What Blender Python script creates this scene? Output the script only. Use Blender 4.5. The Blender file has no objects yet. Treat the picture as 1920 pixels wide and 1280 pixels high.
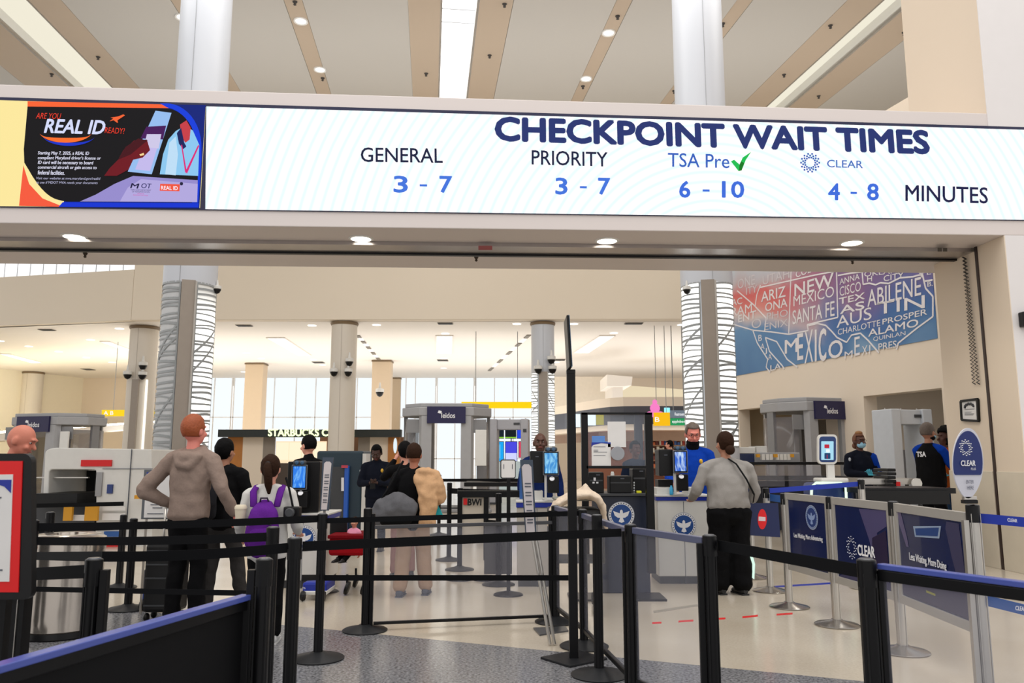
import bpy, bmesh, math, random
from math import sin, cos, pi, radians as R, atan2, sqrt
from mathutils import Vector as V3, Matrix, Euler
random.seed(7)
SC = bpy.context.scene
COL = SC.collection
# ---------------------------------------------------------------- camera, world, exposure
F = 1493.33; TH = math.atan(218/F); CAMZ = 1.35
cam_d = bpy.data.cameras.new('camera'); cam = bpy.data.objects.new('camera', cam_d); COL.objects.link(cam)
cam_d.lens = 28.0; cam_d.sensor_width = 36.0; cam_d.clip_end = 300
cam.location = (0, 0, CAMZ); cam.rotation_euler = (pi/2+TH, 0, 0)
cam_d.dof.use_dof = True; cam_d.dof.focus_distance = 7.0; cam_d.dof.aperture_fstop = 5.6
SC.camera = cam
SC.view_settings.view_transform = 'Standard'; SC.view_settings.look = 'None'
SC.view_settings.exposure = 0.0; SC.view_settings.gamma = 1.0
w = bpy.data.worlds.new('world'); SC.world = w; w.use_nodes = True
w.node_tree.nodes['Background'].inputs[0].default_value = (1.0, 0.975, 0.95, 1)
w.node_tree.nodes['Background'].inputs[1].default_value = 1.12
def area(name, loc, sx, sy, power, col=(1, .96, .9), rot=(0, 0, 0)):
    l = bpy.data.lights.new(name, 'AREA'); l.shape = 'RECTANGLE'; l.size = sx; l.size_y = sy; l.energy = power; l.color = col
    o = bpy.data.objects.new(name, l); COL.objects.link(o); o.location = loc; o.rotation_euler = rot
area('hall_fill', (0, 4, 13.5), 16, 9, 900)  # added fill lamp overhead, out of view; not a modelled skylight
area('hall_fill_far', (0, 14.5, 12.6), 20, 4, 900, (1, .97, .92), (R(38), 0, 0))  # second unseen lamp, added to brighten the far hall
area('high_ceiling_bounce_fill', (0, 24, 9.2), 26, 6, 430, (1, .97, .93), (pi, 0, 0))  # added upward lamp imitating bounced light on the high ceiling, no cove there
area('low_hall_bounce_fill', (-2, 40, 2.5), 36, 14, 2000, (1, .98, .95), (pi, 0, 0))  # unseen upward lamp put in to imitate bounce onto the low ceiling

# ---------------------------------------------------------------- projection helpers (pixel of the 1920x1280 frame -> point at a real depth)
def ray(px, py):
    u = (px-960)/F; v = (640-py)/F
    return V3((u, cos(TH)-v*sin(TH), sin(TH)+v*cos(TH)))
C0 = V3((0, 0, CAMZ))
def P(px, py, Y): d = ray(px, py); return C0+d*(Y/d.y)
def Q(px, py, z=0.0): d = ray(px, py); return C0+d*((z-CAMZ)/d.z)
def PL(px, py, p0, n): d = ray(px, py); return C0+d*((p0-C0).dot(n)/d.dot(n))
def WX(px, Y, z=1.35):            # world x of a column of pixels for a point at depth Y and height z
    py = 640
    for _ in range(8):
        p = P(px, py, Y); py -= (z-p.z)*F/Y*0.98
    return P(px, py, Y).x
def WZ(py, Y): return P(960, py, Y).z
# ---------------------------------------------------------------- materials
MC = {}
def s2l(c): return tuple(((x/255)/12.92 if x/255 <= .04045 else ((x/255+.055)/1.055)**2.4) for x in c)
def mat(name, rgb, rough=.5, metal=0., noise=.06, scale=8., bump=0., alpha=1., spec=.5, emit=None, es=1.0, coat=0.):
    if name in MC: return MC[name]
    m = bpy.data.materials.new(name); m.use_nodes = True; nt = m.node_tree; b = nt.nodes['Principled BSDF']
    c = s2l(rgb)
    b.inputs['Roughness'].default_value = rough; b.inputs['Metallic'].default_value = metal
    b.inputs['Specular IOR Level'].default_value = spec; b.inputs['Coat Weight'].default_value = coat
    tc = nt.nodes.new('ShaderNodeTexCoord'); nz = nt.nodes.new('ShaderNodeTexNoise')
    nz.inputs['Scale'].default_value = scale; nz.inputs['Detail'].default_value = 4
    nt.links.new(tc.outputs['Object'], nz.inputs['Vector'])
    rp = nt.nodes.new('ShaderNodeMix'); rp.data_type = 'RGBA'
    rp.inputs[6].default_value = tuple(max(0, x*(1-noise)) for x in c)+(1,); rp.inputs[7].default_value = tuple(min(1, x*(1+noise)) for x in c)+(1,)
    nt.links.new(nz.outputs['Fac'], rp.inputs[0]); nt.links.new(rp.outputs[2], b.inputs['Base Color'])
    if bump:
        bp = nt.nodes.new('ShaderNodeBump'); bp.inputs['Strength'].default_value = bump; bp.inputs['Distance'].default_value = .01
        nt.links.new(nz.outputs['Fac'], bp.inputs['Height']); nt.links.new(bp.outputs['Normal'], b.inputs['Normal'])
    if alpha < 1: b.inputs['Alpha'].default_value = alpha
    if emit is not None:
        b.inputs['Emission Color'].default_value = s2l(emit)+(1,); b.inputs['Emission Strength'].default_value = es
    MC[name] = m; return m
def emi(rgb, es=1.0):
    k = 'glow_%d_%d_%d_%s' % (*rgb, str(es).replace('.', '_'))
    return mat(k, (10, 10, 10), .6, emit=rgb, es=es, spec=.1, noise=0)
BLK = mat('black_powder_coat', (13, 13, 15), .34, spec=.22)
BLT = mat('black_webbing', (11, 12, 15), .8, spec=.15)
SIL = mat('brushed_aluminium', (190, 186, 180), .3, .85, noise=.03, scale=40)
SATIN = mat('satin_aluminium_frame', (180, 176, 170), .4, .45)
CRM = mat('cream_paint', (228, 214, 196), .7, noise=.02, scale=1)
CRM2 = mat('cream_ceiling_paint', (236, 230, 222), .7, noise=.01, scale=.5)
WHT = mat('white_paint', (226, 226, 224), .5, noise=.02)
PLAS = mat('white_plastic', (215, 214, 210), .35)
GRY = mat('grey_machine_plastic', (150, 150, 152), .45)
DGR = mat('dark_grey_plastic', (58, 60, 64), .5)
BKP = mat('black_plastic', (14, 14, 16), .4, spec=.3)
NAVY = mat('navy_print', (8, 22, 66), .4)
BLUE = mat('royal_blue_plastic', (14, 40, 150), .4)
TEAL = mat('dark_teal_panel', (22, 48, 62), .45)
RED = mat('red_print', (208, 14, 18), .5)
GLS = mat('clear_acrylic', (190, 190, 204), .06, alpha=.1, spec=.7)
PAPER = mat('white_paper', (224, 222, 220), .7)
INK = mat('grey_ink', (90, 94, 104), .7)
WINK = mat('white_print', (232, 232, 236), .5)
# ---------------------------------------------------------------- mesh builder
class M:
    def __init__(s): s.v = []; s.f = []
    def add(s, vs, fs, T=None):
        o = len(s.v); s.v += [tuple(T @ V3(v)) if T else tuple(v) for v in vs]; s.f += [tuple(i+o for i in f) for f in fs]; return s
    def box(s, c, d, T=None, top=(1, 1)):
        x, y, z = c; a, b, h = d[0]/2, d[1]/2, d[2]/2; tx, ty = top
        vs = [(x-a, y-b, z-h), (x+a, y-b, z-h), (x+a, y+b, z-h), (x-a, y+b, z-h), (x-a*tx, y-b*ty, z+h), (x+a*tx, y-b*ty, z+h), (x+a*tx, y+b*ty, z+h), (x-a*tx, y+b*ty, z+h)]
        return s.add(vs, [(3, 2, 1, 0), (4, 5, 6, 7), (0, 1, 5, 4), (1, 2, 6, 5), (2, 3, 7, 6), (3, 0, 4, 7)], T)
    def bar(s, a, b, w, h, up=(0, 0, 1)):          # box beam from a to b
        a, b = V3(a), V3(b); d = b-a; L = d.length; d.normalize(); up = V3(up)
        sx = d.cross(up)
        if sx.length < 1e-4: sx = d.cross(V3((0, 1, 0)))
        sx.normalize(); u = sx.cross(d)
        T = Matrix((( sx.x, d.x, u.x, (a.x+b.x)/2), (sx.y, d.y, u.y, (a.y+b.y)/2), (sx.z, d.z, u.z, (a.z+b.z)/2), (0, 0, 0, 1)))
        return s.box((0, 0, 0), (w, L, h), T)
    def prism(s, poly, vec, T=None):               # polygon of 3D points extruded by vec
        n = len(poly); vec = V3(vec); vs = [V3(p) for p in poly]+[V3(p)+vec for p in poly]
        return s.add(vs, [tuple(range(n))[::-1], tuple(range(n, 2*n))]+[(i, (i+1) % n, n+(i+1) % n, n+i) for i in range(n)], T)
    def lathe(s, prof, seg=20, c=(0, 0, 0), T=None, a0=0, a1=2*pi, sq=1.0):
        closed = prof[0] == prof[-1]
        vs = []; full = abs(a1-a0-2*pi) < 1e-5; n = seg if full else seg+1
        for r, z in prof:
            for i in range(n):
                a = a0+(a1-a0)*i/seg; vs.append((c[0]+r*cos(a), c[1]+r*sin(a)*sq, c[2]+z))
        fs = []
        for j in range(len(prof)-1):
            for i in range(seg):
                k = (i+1) % n; fs.append((j*n+i, j*n+k, (j+1)*n+k, (j+1)*n+i))
        if full and not closed: fs.append(tuple(range(n))[::-1]); fs.append(tuple(range((len(prof)-1)*n, len(prof)*n)))
        return s.add(vs, fs, T)
    def cyl(s, a, b, r, seg=12, r2=None):
        a, b = V3(a), V3(b); r2 = r if r2 is None else r2
        q = (b-a).to_track_quat('Z', 'Y').to_matrix().to_4x4(); q.translation = a
        return s.lathe([(r, 0), (r2, (b-a).length)], seg, T=q)
    def ball(s, c, r, seg=14, rings=9, T=None):
        r = (r, r, r) if not hasattr(r, '__len__') else r; vs = []; fs = []
        for j in range(1, rings):
            t = pi*j/rings
            for i in range(seg):
                a = 2*pi*i/seg; vs.append((c[0]+r[0]*sin(t)*cos(a), c[1]+r[1]*sin(t)*sin(a), c[2]+r[2]*cos(t)))
        vs += [(c[0], c[1], c[2]+r[2]), (c[0], c[1], c[2]-r[2])]; n = len(vs)
        for j in range(rings-2):
            for i in range(seg): k = (i+1) % seg; fs.append((j*seg+i, (j+1)*seg+i, (j+1)*seg+k, j*seg+k))
        for i in range(seg):
            k = (i+1) % seg; fs.append((n-2, i, k)); fs.append((n-1, (rings-2)*seg+k, (rings-2)*seg+i))
        return s.add(vs, fs, T)
    def tube(s, pts, rad, seg=12, side=None):      # rad: list of r or (rx, ry); closed, rounded ends
        pts = [V3(p) for p in pts]; n = len(pts)
        rad = [(r, r) if not hasattr(r, '__len__') else r for r in rad]
        d0 = (pts[1]-pts[0]).normalized(); d1 = (pts[-1]-pts[-2]).normalized()
        e0 = min(rad[0])*.55; e1 = min(rad[-1])*.55
        pts = [pts[0]-d0*e0]+pts+[pts[-1]+d1*e1]; rad = [tuple(x*.6 for x in rad[0])]+rad+[tuple(x*.6 for x in rad[-1])]; n += 2
        ref = V3(side) if side else None; vs = []
        for i in range(n):
            d = (pts[min(i+1, n-1)]-pts[max(i-1, 0)]).normalized()
            if ref is None:
                ref = V3((1, 0, 0)) if abs(d.x) < .8 else V3((0, 1, 0))
            x = (ref-d*ref.dot(d)).normalized(); y = d.cross(x); ref = x
            for k in range(seg):
                a = 2*pi*k/seg; vs.append(pts[i]+x*(rad[i][0]*cos(a))+y*(rad[i][1]*sin(a)))
        fs = [(i*seg+k, i*seg+(k+1) % seg, (i+1)*seg+(k+1) % seg, (i+1)*seg+k) for i in range(n-1) for k in range(seg)]
        fs += [tuple(range(seg))[::-1], tuple(range((n-1)*seg, n*seg))]
        return s.add(vs, fs)
    def sheet(s, grid):                             # grid[i][j] of points
        r = len(grid); c = len(grid[0]); vs = [p for row in grid for p in row]
        return s.add(vs, [(i*c+j, i*c+j+1, (i+1)*c+j+1, (i+1)*c+j) for i in range(r-1) for j in range(c-1)])
    def mesh(s, name='m'):
        me = bpy.data.meshes.new(name); me.from_pydata([tuple(v) for v in s.v], [], s.f); me.validate(); me.update()
        bm = bmesh.new(); bm.from_mesh(me); bmesh.ops.recalc_face_normals(bm, faces=bm.faces); bm.to_mesh(me); bm.free(); return me
    def obj(s, name, m, parent=None, world=False, smooth=False, bevel=0., loc=None, solid=0.):
        me = s.mesh(name)
        return link(name, me, m, parent, world, smooth, bevel, loc, solid)
def wmat(o):
    m = Matrix.LocRotScale(o.location, o.rotation_euler, o.scale)
    return wmat(o.parent) @ m if o.parent else m
def link(name, me, m, parent=None, world=False, smooth=False, bevel=0., loc=None, solid=0.):
    if m: me.materials.clear(); me.materials.append(m)
    if parent and world: me.transform(wmat(parent).inverted())
    o = bpy.data.objects.new(name, me); COL.objects.link(o); o.parent = parent
    if not parent and not loc and len(me.vertices):      # origin at the base of the thing
        xs = [v.co.x for v in me.vertices]; ys = [v.co.y for v in me.vertices]; zs = [v.co.z for v in me.vertices]
        loc0 = V3(((min(xs)+max(xs))/2, (min(ys)+max(ys))/2, min(zs))); me.transform(Matrix.Translation(-loc0)); o.location = loc0
    if loc: o.location = loc
    if smooth:
        for p in me.polygons: p.use_smooth = True
        if smooth == 'auto':
            me.shade_smooth() if False else None
            md = o.modifiers.new('es', 'EDGE_SPLIT'); md.split_angle = R(35)
    if solid: md = o.modifiers.new('sd', 'SOLIDIFY'); md.thickness = solid; md.offset = 0
    if bevel: md = o.modifiers.new('bv', 'BEVEL'); md.width = bevel; md.segments = 2; md.limit_method = 'ANGLE'
    return o
def tag(o, label, cat, group=None, kind=None):
    if label: o['label'] = label
    if cat: o['category'] = cat
    if group: o['group'] = group
    if kind: o['kind'] = kind
    return o
def st(o, label=None, cat=None): o['kind'] = 'structure'; return tag(o, label, cat)
def thing(name, label, cat, loc=(0, 0, 0), rz=0., group=None):
    o = bpy.data.objects.new(name, None); COL.objects.link(o); o.location = loc; o.rotation_euler = (0, 0, rz); o.empty_display_size = .1
    return tag(o, label, cat, group)
def dup(root, loc=None, rz=None, label=None, group=None):
    def cp(o, par):
        c = o.copy(); COL.objects.link(c); c.parent = par
        for ch in o.children: cp(ch, c)
        return c
    r = cp(root, None)
    if loc is not None: r.location = loc
    if rz is not None: r.rotation_euler = (0, 0, rz)
    if label: r['label'] = label
    if group: r['group'] = group
    return r
def text(s, bl, br, tl, m, parent=None, name='lettering', bold=0., off=.004, shear=0., world=True, depth=0., align=None):
    """text fitted into the parallelogram bl (bottom left), br, tl"""
    cu = bpy.data.curves.new('t', 'FONT'); cu.body = s; cu.size = 1; cu.offset = 0; cu.shear = shear; cu.space_line = .95
    cu.resolution_u = 3
    if align: cu.align_x = align
    to = bpy.data.objects.new('t', cu); COL.objects.link(to)
    dg = bpy.context.evaluated_depsgraph_get(); me = bpy.data.meshes.new_from_object(to.evaluated_get(dg))
    bpy.data.objects.remove(to); bpy.data.curves.remove(cu)
    xs = [v.co.x for v in me.vertices]; ys = [v.co.y for v in me.vertices]
    x0, x1, y0, y1 = min(xs), max(xs), min(ys), max(ys)
    bl, br, tl = V3(bl), V3(br), V3(tl); u = br-bl; v = tl-bl; n = u.cross(v).normalized()*off
    for vt in me.vertices: vt.co = bl+u*((vt.co.x-x0)/(x1-x0))+v*((vt.co.y-y0)/(y1-y0))+n
    if bold > 0:
        bm = bmesh.new(); bm.from_mesh(me); base = list(bm.verts)+list(bm.edges)+list(bm.faces); H = (y1-y0) if '\n' not in s else (y1-y0)/(s.count('\n')+1)
        k = bold*.8*(v.length/(y1-y0)); uu = u.normalized(); vv = v.normalized()
        nn_ = u.cross(v).normalized()
        for qi, (dx, dy) in enumerate(((1, 0), (-1, 0), (0, 1), (0, -1), (.7, .7), (-.7, .7), (.7, -.7), (-.7, -.7))):
            g_ = bmesh.ops.duplicate(bm, geom=base); bmesh.ops.translate(bm, verts=[x for x in g_['geom'] if isinstance(x, bmesh.types.BMVert)], vec=uu*(k*dx)+vv*(k*dy)+nn_*(.0003*(qi+1)))
        bm.to_mesh(me); bm.free()
    me.validate(verbose=False)
    o = link(name, me, m, parent, world)
    return o
def poly(pts, m, parent=None, name='print', n=None, off=.003, world=True, th=.001):
    pts = [V3(p) for p in pts]
    if n is None: n = (pts[1]-pts[0]).cross(pts[2]-pts[0]).normalized()
    b = M(); k = len(pts); b.add([p+n*off for p in pts], [tuple(range(k))])
    return b.obj(name, m, parent, world)
def ell(cx, cy, rx, ry, n=24, a0=0, a1=2*pi): return [(cx+rx*cos(a0+(a1-a0)*i/n), cy+ry*sin(a0+(a1-a0)*i/n)) for i in range(n)]

_ord = 'first second third fourth fifth sixth seventh eighth ninth tenth eleventh twelfth thirteenth fourteenth fifteenth sixteenth seventeenth eighteenth nineteenth twentieth twenty-first twenty-second twenty-third twenty-fourth'.split()
def from_left(lst): # pixel list -> ordinal word for each, counted from the left of the picture
    o = sorted(range(len(lst)), key=lambda i: lst[i][0]); return {i: _ord[k] for k, i in enumerate(o)}
# ================================================================ FLOOR
def floor_mat():
    m = bpy.data.materials.new('terrazzo'); m.use_nodes = True; nt = m.node_tree; b = nt.nodes['Principled BSDF']; L = nt.links
    geo = nt.nodes.new('ShaderNodeNewGeometry'); sep = nt.nodes.new('ShaderNodeSeparateXYZ'); L.new(geo.outputs['Position'], sep.inputs[0])
    p, q = Q(570, 1175), Q(1550, 1270)
    nx, ny = (q.y-p.y), -(q.x-p.x); l = math.hypot(nx, ny); nx /= l; ny /= l; k = nx*p.x+ny*p.y   # side of the band edge
    def mth(op, a, bb):
        n = nt.nodes.new('ShaderNodeMath'); n.operation = op
        for i, x in enumerate((a, bb)):
            if isinstance(x, (int, float)): n.inputs[i].default_value = x
            else: L.new(x, n.inputs[i])
        return n.outputs[0]
    side = mth('ADD', mth('MULTIPLY', sep.outputs[0], nx), mth('MULTIPLY', sep.outputs[1], ny))
    fac = mth('GREATER_THAN', side, k)
    n1 = nt.nodes.new('ShaderNodeTexNoise'); n1.inputs['Scale'].default_value = 55; n1.inputs['Detail'].default_value = 3; L.new(geo.outputs['Position'], n1.inputs['Vector'])
    n2 = nt.nodes.new('ShaderNodeTexNoise'); n2.inputs['Scale'].default_value = .9; n2.inputs['Detail'].default_value = 3; L.new(geo.outputs['Position'], n2.inputs['Vector'])
    def ramp(src, c0, c1, lo=.3, hi=.7):
        r = nt.nodes.new('ShaderNodeValToRGB'); L.new(src, r.inputs[0]); r.color_ramp.elements[0].position = lo; r.color_ramp.elements[1].position = hi
        r.color_ramp.elements[0].color = s2l(c0)+(1,); r.color_ramp.elements[1].color = s2l(c1)+(1,); return r.outputs[0]
    be = ramp(n2.outputs[0], (188, 176, 158), (204, 194, 178)); gr = ramp(n1.outputs[0], (70, 70, 72), (150, 150, 154))
    mx = nt.nodes.new('ShaderNodeMix'); mx.data_type = 'RGBA'; L.new(fac, mx.inputs[0]); L.new(be, mx.inputs[6]); L.new(gr, mx.inputs[7])
    # fine speckle
    sp = nt.nodes.new('ShaderNodeMix'); sp.data_type = 'RGBA'; sp.blend_type = 'MULTIPLY'; sp.inputs[0].default_value = .18
    L.new(mx.outputs[2], sp.inputs[6]); L.new(ramp(n1.outputs[0], (150, 150, 150), (255, 255, 255)), sp.inputs[7]); L.new(sp.outputs[2], b.inputs['Base Color'])
    b.inputs['Roughness'].default_value = .17; b.inputs['Specular IOR Level'].default_value = .35
    return m
fm = floor_mat()
o = M().box((0, 25, -.05), (80, 76, .1)).obj('floor', fm); st(o)
# taped line and dashed red marks on the floor (thin tape)
o = M().prism([Q(1225, 1145), Q(1320, 1131), Q(1322, 1134), Q(1226, 1149)], (0, 0, .002)).obj('floor_joint', mat('floor_joint', (150, 142, 128), .3)); st(o)
for i, (a, b_) in enumerate([((1223, 1168), (1240, 1167)), ((1272, 1165), (1300, 1163)), ((1345, 1160), (1360, 1159)), ((1392, 1157), (1421, 1154)), ((1456, 1152), (1486, 1150))]):
    o = M().prism([Q(a[0], a[1]+1.5), Q(b_[0], b_[1]+1.5), Q(b_[0], b_[1]-1.5), Q(a[0], a[1]-1.5)], (0, 0, .002)).obj('floor_tape', RED)
    tag(o, 'short red tape dash on the beige floor, %s from the left of five' % _ord[i], 'tape', 'red tape dashes on the floor')
o = M().prism([Q(1440, 1099), Q(1570, 1091), Q(1570, 1094), Q(1440, 1102)], (0, 0, .002)).obj('floor_tape', BLUE)
tag(o, 'long thin blue tape line on the floor behind the silver posts', 'tape')
# ================================================================ PORTAL (beam with LED screen, soffit, right pier)
zb = P(1920, 412, 9.5).z
A0 = Q(0, 387, zb); B0 = Q(1920, 412, zb)
e = V3((B0.x-A0.x, B0.y-A0.y, 0)).normalized(); nf = V3((e.y, -e.x, 0))       # nf points to the camera
def VF(px, py, off=0.): return PL(px, py, A0+nf*off, nf)
wallf = mat('portal_paint', (214, 205, 202), .55, noise=.02, scale=.8)
zs = VF(1885, 441).z                                                            # soffit height
def hor(px, py, z): p = VF(px, py); return V3((p.x, p.y, z))
DEP = (Q(960, 504, zs)-VF(960, 430)).dot(-nf)
L_, R_ = VF(-200, 400), VF(2250, 420)
tl = VF(-200, 152); tr = VF(2250, 224)
beam = M().prism([V3((L_.x, L_.y, zs)), V3((R_.x, R_.y, zs)), tr, tl], -nf*DEP).obj('wall_beam', wallf, bevel=.01); st(beam)
# right pier: lower part, its inner face carries the door groove; upper part is set a little further left
pl = VF(1885, 455); pu = VF(1850, 213)
g = -nf
pier_in = mat('pier_side_paint', (220, 204, 184), .6, noise=.02, scale=.8)
pr = M().box((0, 0, 0), (0, 0, 0)); pr = M()
c0 = V3((pl.x, pl.y, 0)); c1 = c0+e*3.5

cu0 = V3((pu.x, pu.y, pu.z-.4)); q1 = cu0+e*3.5
def fdep(px, py): # depth behind front plane so that the back edge shows at px
    p = cu0; lo, hi = 0, 6
    for _ in range(40):
        m_ = (lo+hi)/2; w_ = V3((p.x, p.y, VF(1850, 213).z))+g*m_; d = w_-C0
        yc = d.y*cos(TH)+d.z*sin(TH); x = 960+F*d.x/yc
        if x > px: lo = m_
        else: hi = m_
    return lo
ud = fdep(1712, 213)
st(M().prism([cu0, q1, q1+g*ud, cu0+g*ud], (0, 0, 9)).obj('wall_upper_pier', pier_in))
st(M().prism([cu0, q1, q1+nf*.01, cu0+nf*.01], (0, 0, 9)).obj('wall_upper_pier_front', mat('pier_front_paint', (222, 218, 218), .55, noise=.02)))
def pdep(px, py):
    lo, hi = 0, 6; z_ = PL(px, py, c0, e).z
    for _ in range(40):
        m_ = (lo+hi)/2; d = V3((c0.x, c0.y, z_))+g*m_-C0; x = 960+F*d.x/(d.y*cos(TH)+d.z*sin(TH))
        if x > px: lo = m_
        else: hi = m_
    return lo
# thin skin on inner face of the lower pier (warmer paint) with marble wainscot
DPP = pdep(1769, 700)
pr.prism([c0, c1, c1+g*DPP, c0+g*DPP], (0, 0, zs)); st(pr.obj('wall_pier', mat('pier_front_paint', (222, 218, 218), .55, noise=.02)))
ci = c0-e*.012
st(M().prism([ci, ci+e*.012, ci+e*.012+g*DPP, ci+g*DPP], (0, 0, zs-.002)).obj('wall_pier_side', pier_in))
marble = mat('beige_stone', (206, 196, 178), .35, noise=.08, scale=5)
zw = PL(1850, 883, c0, e).z
dr = pdep(1834, 485)
for k, (d0, d1) in enumerate(((.0, dr-.04), (dr+.04, DPP))):
    st(M().prism([ci+g*d0-e*.02, ci+g*d0+e*.01, ci+g*d1+e*.01, ci+g*d1-e*.02], (0, 0, zw)).obj('trim_1' if k == 0 else 'trim_2', marble, bevel=.004))
st(M().prism([c0-nf*-.02, c0+e*3.4+nf*.02, c0+e*3.4, c0], (0, 0, zw)).obj('trim_3', marble))
# roller door track across the soffit and down the pier
t0 = (Q(960, 455, zs)-VF(960, 430)).dot(-nf); t1 = (Q(960, 469, zs)-VF(960, 430)).dot(-nf)
def onS(base, d, z): return V3((base.x, base.y, z))+g*d
track = thing('roller_door_track', 'long brushed metal roller door track across the beam underside', 'door track', onS((L_+c0)/2, t0, zs))
M().prism([onS(L_, t0, zs-.05), onS(c0, t0, zs-.05), onS(c0, t1, zs-.05), onS(L_, t1, zs-.05)], (0, 0, .06)).obj('housing', mat('track_steel', (176, 170, 168), .28, .8), track, world=True)
M().prism([onS(L_, t1, zs-.075), onS(c0, t1, zs-.075), onS(c0, t1+.07, zs-.075), onS(L_, t1+.07, zs-.075)], (0, 0, .075)).obj('door_slot', BKP, track, world=True)
M().prism([onS(c0-e*.03, dr-.02, 0), onS(c0, dr-.02, 0), onS(c0, dr+.02, 0), onS(c0-e*.03, dr+.02, 0)], (0, 0, zs)).obj('guide_rail', mat('bronze_guide', (52, 38, 34), .5), track, world=True)
poly([Q(897, 460, zs-.051), Q(923, 460, zs-.051), Q(923, 468, zs-.051), Q(897, 468, zs-.051)], mat('dark_red_sticker', (150, 30, 44), .5), track, 'sticker', n=V3((0, 0, -1)))
for xx in (1762, 1772, 1824):
    poly([Q(xx-4, 464, zs-.051), Q(xx+4, 464, zs-.051), Q(xx+4, 471, zs-.051), Q(xx-4, 471, zs-.051)], BKP, track, 'mark', n=V3((0, 0, -1)))
for xx, yy in ((160, 474), (893, 481), (1598, 486)):
    p = Q(xx, yy, zs); o = M().lathe([(.004, -.07), (.022, -.055), (.012, -.04), (.03, -.012), (.03, 0)], 10).obj('sprinkler_head', mat('sprinkler_brass', (70, 60, 52), .4, .6), loc=p)
    tag(o, {160: 'small sprinkler under the portal beam near the left frame edge', 893: 'small sprinkler under the portal beam near its middle', 1598: 'small sprinkler under the portal beam near the right pier'}[xx], 'sprinkler', 'sprinklers under the portal beam')
for (xx, yy), wh in zip(((139, 443), (677, 447), (1138, 451), (1597, 455)), ('leftmost, below the yellow end of the screen', 'below the word GENERAL', 'below the word PRIORITY', 'rightmost, nearest the right pier')):
    p = Q(xx, yy, zs); t = thing('recessed_downlight', 'round lit downlight in the beam underside, '+wh, 'ceiling light', p, group='downlights in the portal beam')
    M().lathe([(.155, -.006), (.155, .0), (.125, .0), (.125, -.012), (.155, -.006)], 28).obj('trim_ring', WHT, t)
    M().lathe([(.124, -.008), (.124, -.004)], 28).obj('lens', emi((255, 244, 226), 7.0), t)
    l = bpy.data.lights.new('downlight', 'SPOT'); l.energy = 60; l.spot_size = R(130); l.spot_blend = .6; l.shadow_soft_size = .12; l.color = (1, .93, .82)
    lo = bpy.data.objects.new('downlight', l); COL.objects.link(lo); lo.location = p+V3((0, 0, -.03))
# chain hanging on the pier face
PS = lambda px, py, off=.02: PL(px, py, c0-e*(off+.012), e)
ch = M()
for k in range(2):
    pts = []
    for i in range(70):
        t = i/69; px = 1808+22*t+(k*2-1)*(1+3.2*t); py = 482+238*t
        p = PS(px+2.8*(1 if i % 2 else -1), py, .03); pts.append(p)
    ch.tube(pts, [.0075]*len(pts), 5)
o = ch.obj('door_chain', BKP); tag(o, 'black door pull chain hanging in a zigzag down the pier', 'chain')
# framed notice on pier
def frame_on_pier(x0, y0, x1, y1):
    t = thing('framed_notice', 'small black framed certificate on the cream pier above the oval sign', 'picture frame', PS((x0+x1)/2, y1, .0))
    c = [PS(x0, y1-2, .02), PS(x1, y1, .02), PS(x1-2, y0-2, .02), PS(x0-2, y0+2, .02)]
    b = M()
    for i in range(4): b.bar(c[i], c[(i+1) % 4], .03, .03, up=e)
    b.obj('frame', BKP, t, world=True)
    n = -e
    poly(c, PAPER, t, 'sheet', n=n, off=.0)
    def q(u, v): return c[0].lerp(c[1], u).lerp(c[3].lerp(c[2], u), v)
    b = M()
    for i in range(12):
        a = pi*i/11; p = q(.5-.26*cos(a), .66+.14*sin(a)+.03*(i % 2)); b.ball(p-e*.006, .016, 6, 4)
    b.obj('emblem', DGR, t, world=True)
    b = M()
    for v, u0, u1 in ((.56, .2, .8), (.42, .2, .6), (.34, .2, .75), (.28, .2, .7)): b.bar(q(u0, v)-e*.004, q(u1, v)-e*.004, .003, .008, up=e)
    b.obj('printed_lines', INK, t, world=True)
frame_on_pier(1804, 750, 1835, 789)
# wall device on the front of the pier at the frame edge
pp = VF(1914, 600)
t = thing('wall_speaker', 'small black box fixed on the white pier at right frame edge', 'speaker', pp)
M().box((0.03, -.05, 0), (.12, .1, .18)).obj('housing', BKP, t, bevel=.012)
M().lathe([(.04, 0), (.03, .008), (.01, .012)], 14, T=Matrix.Translation((0.02, -.1, 0)) @ Matrix.Rotation(pi/2, 4, 'X')).obj('cone', DGR, t)
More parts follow.
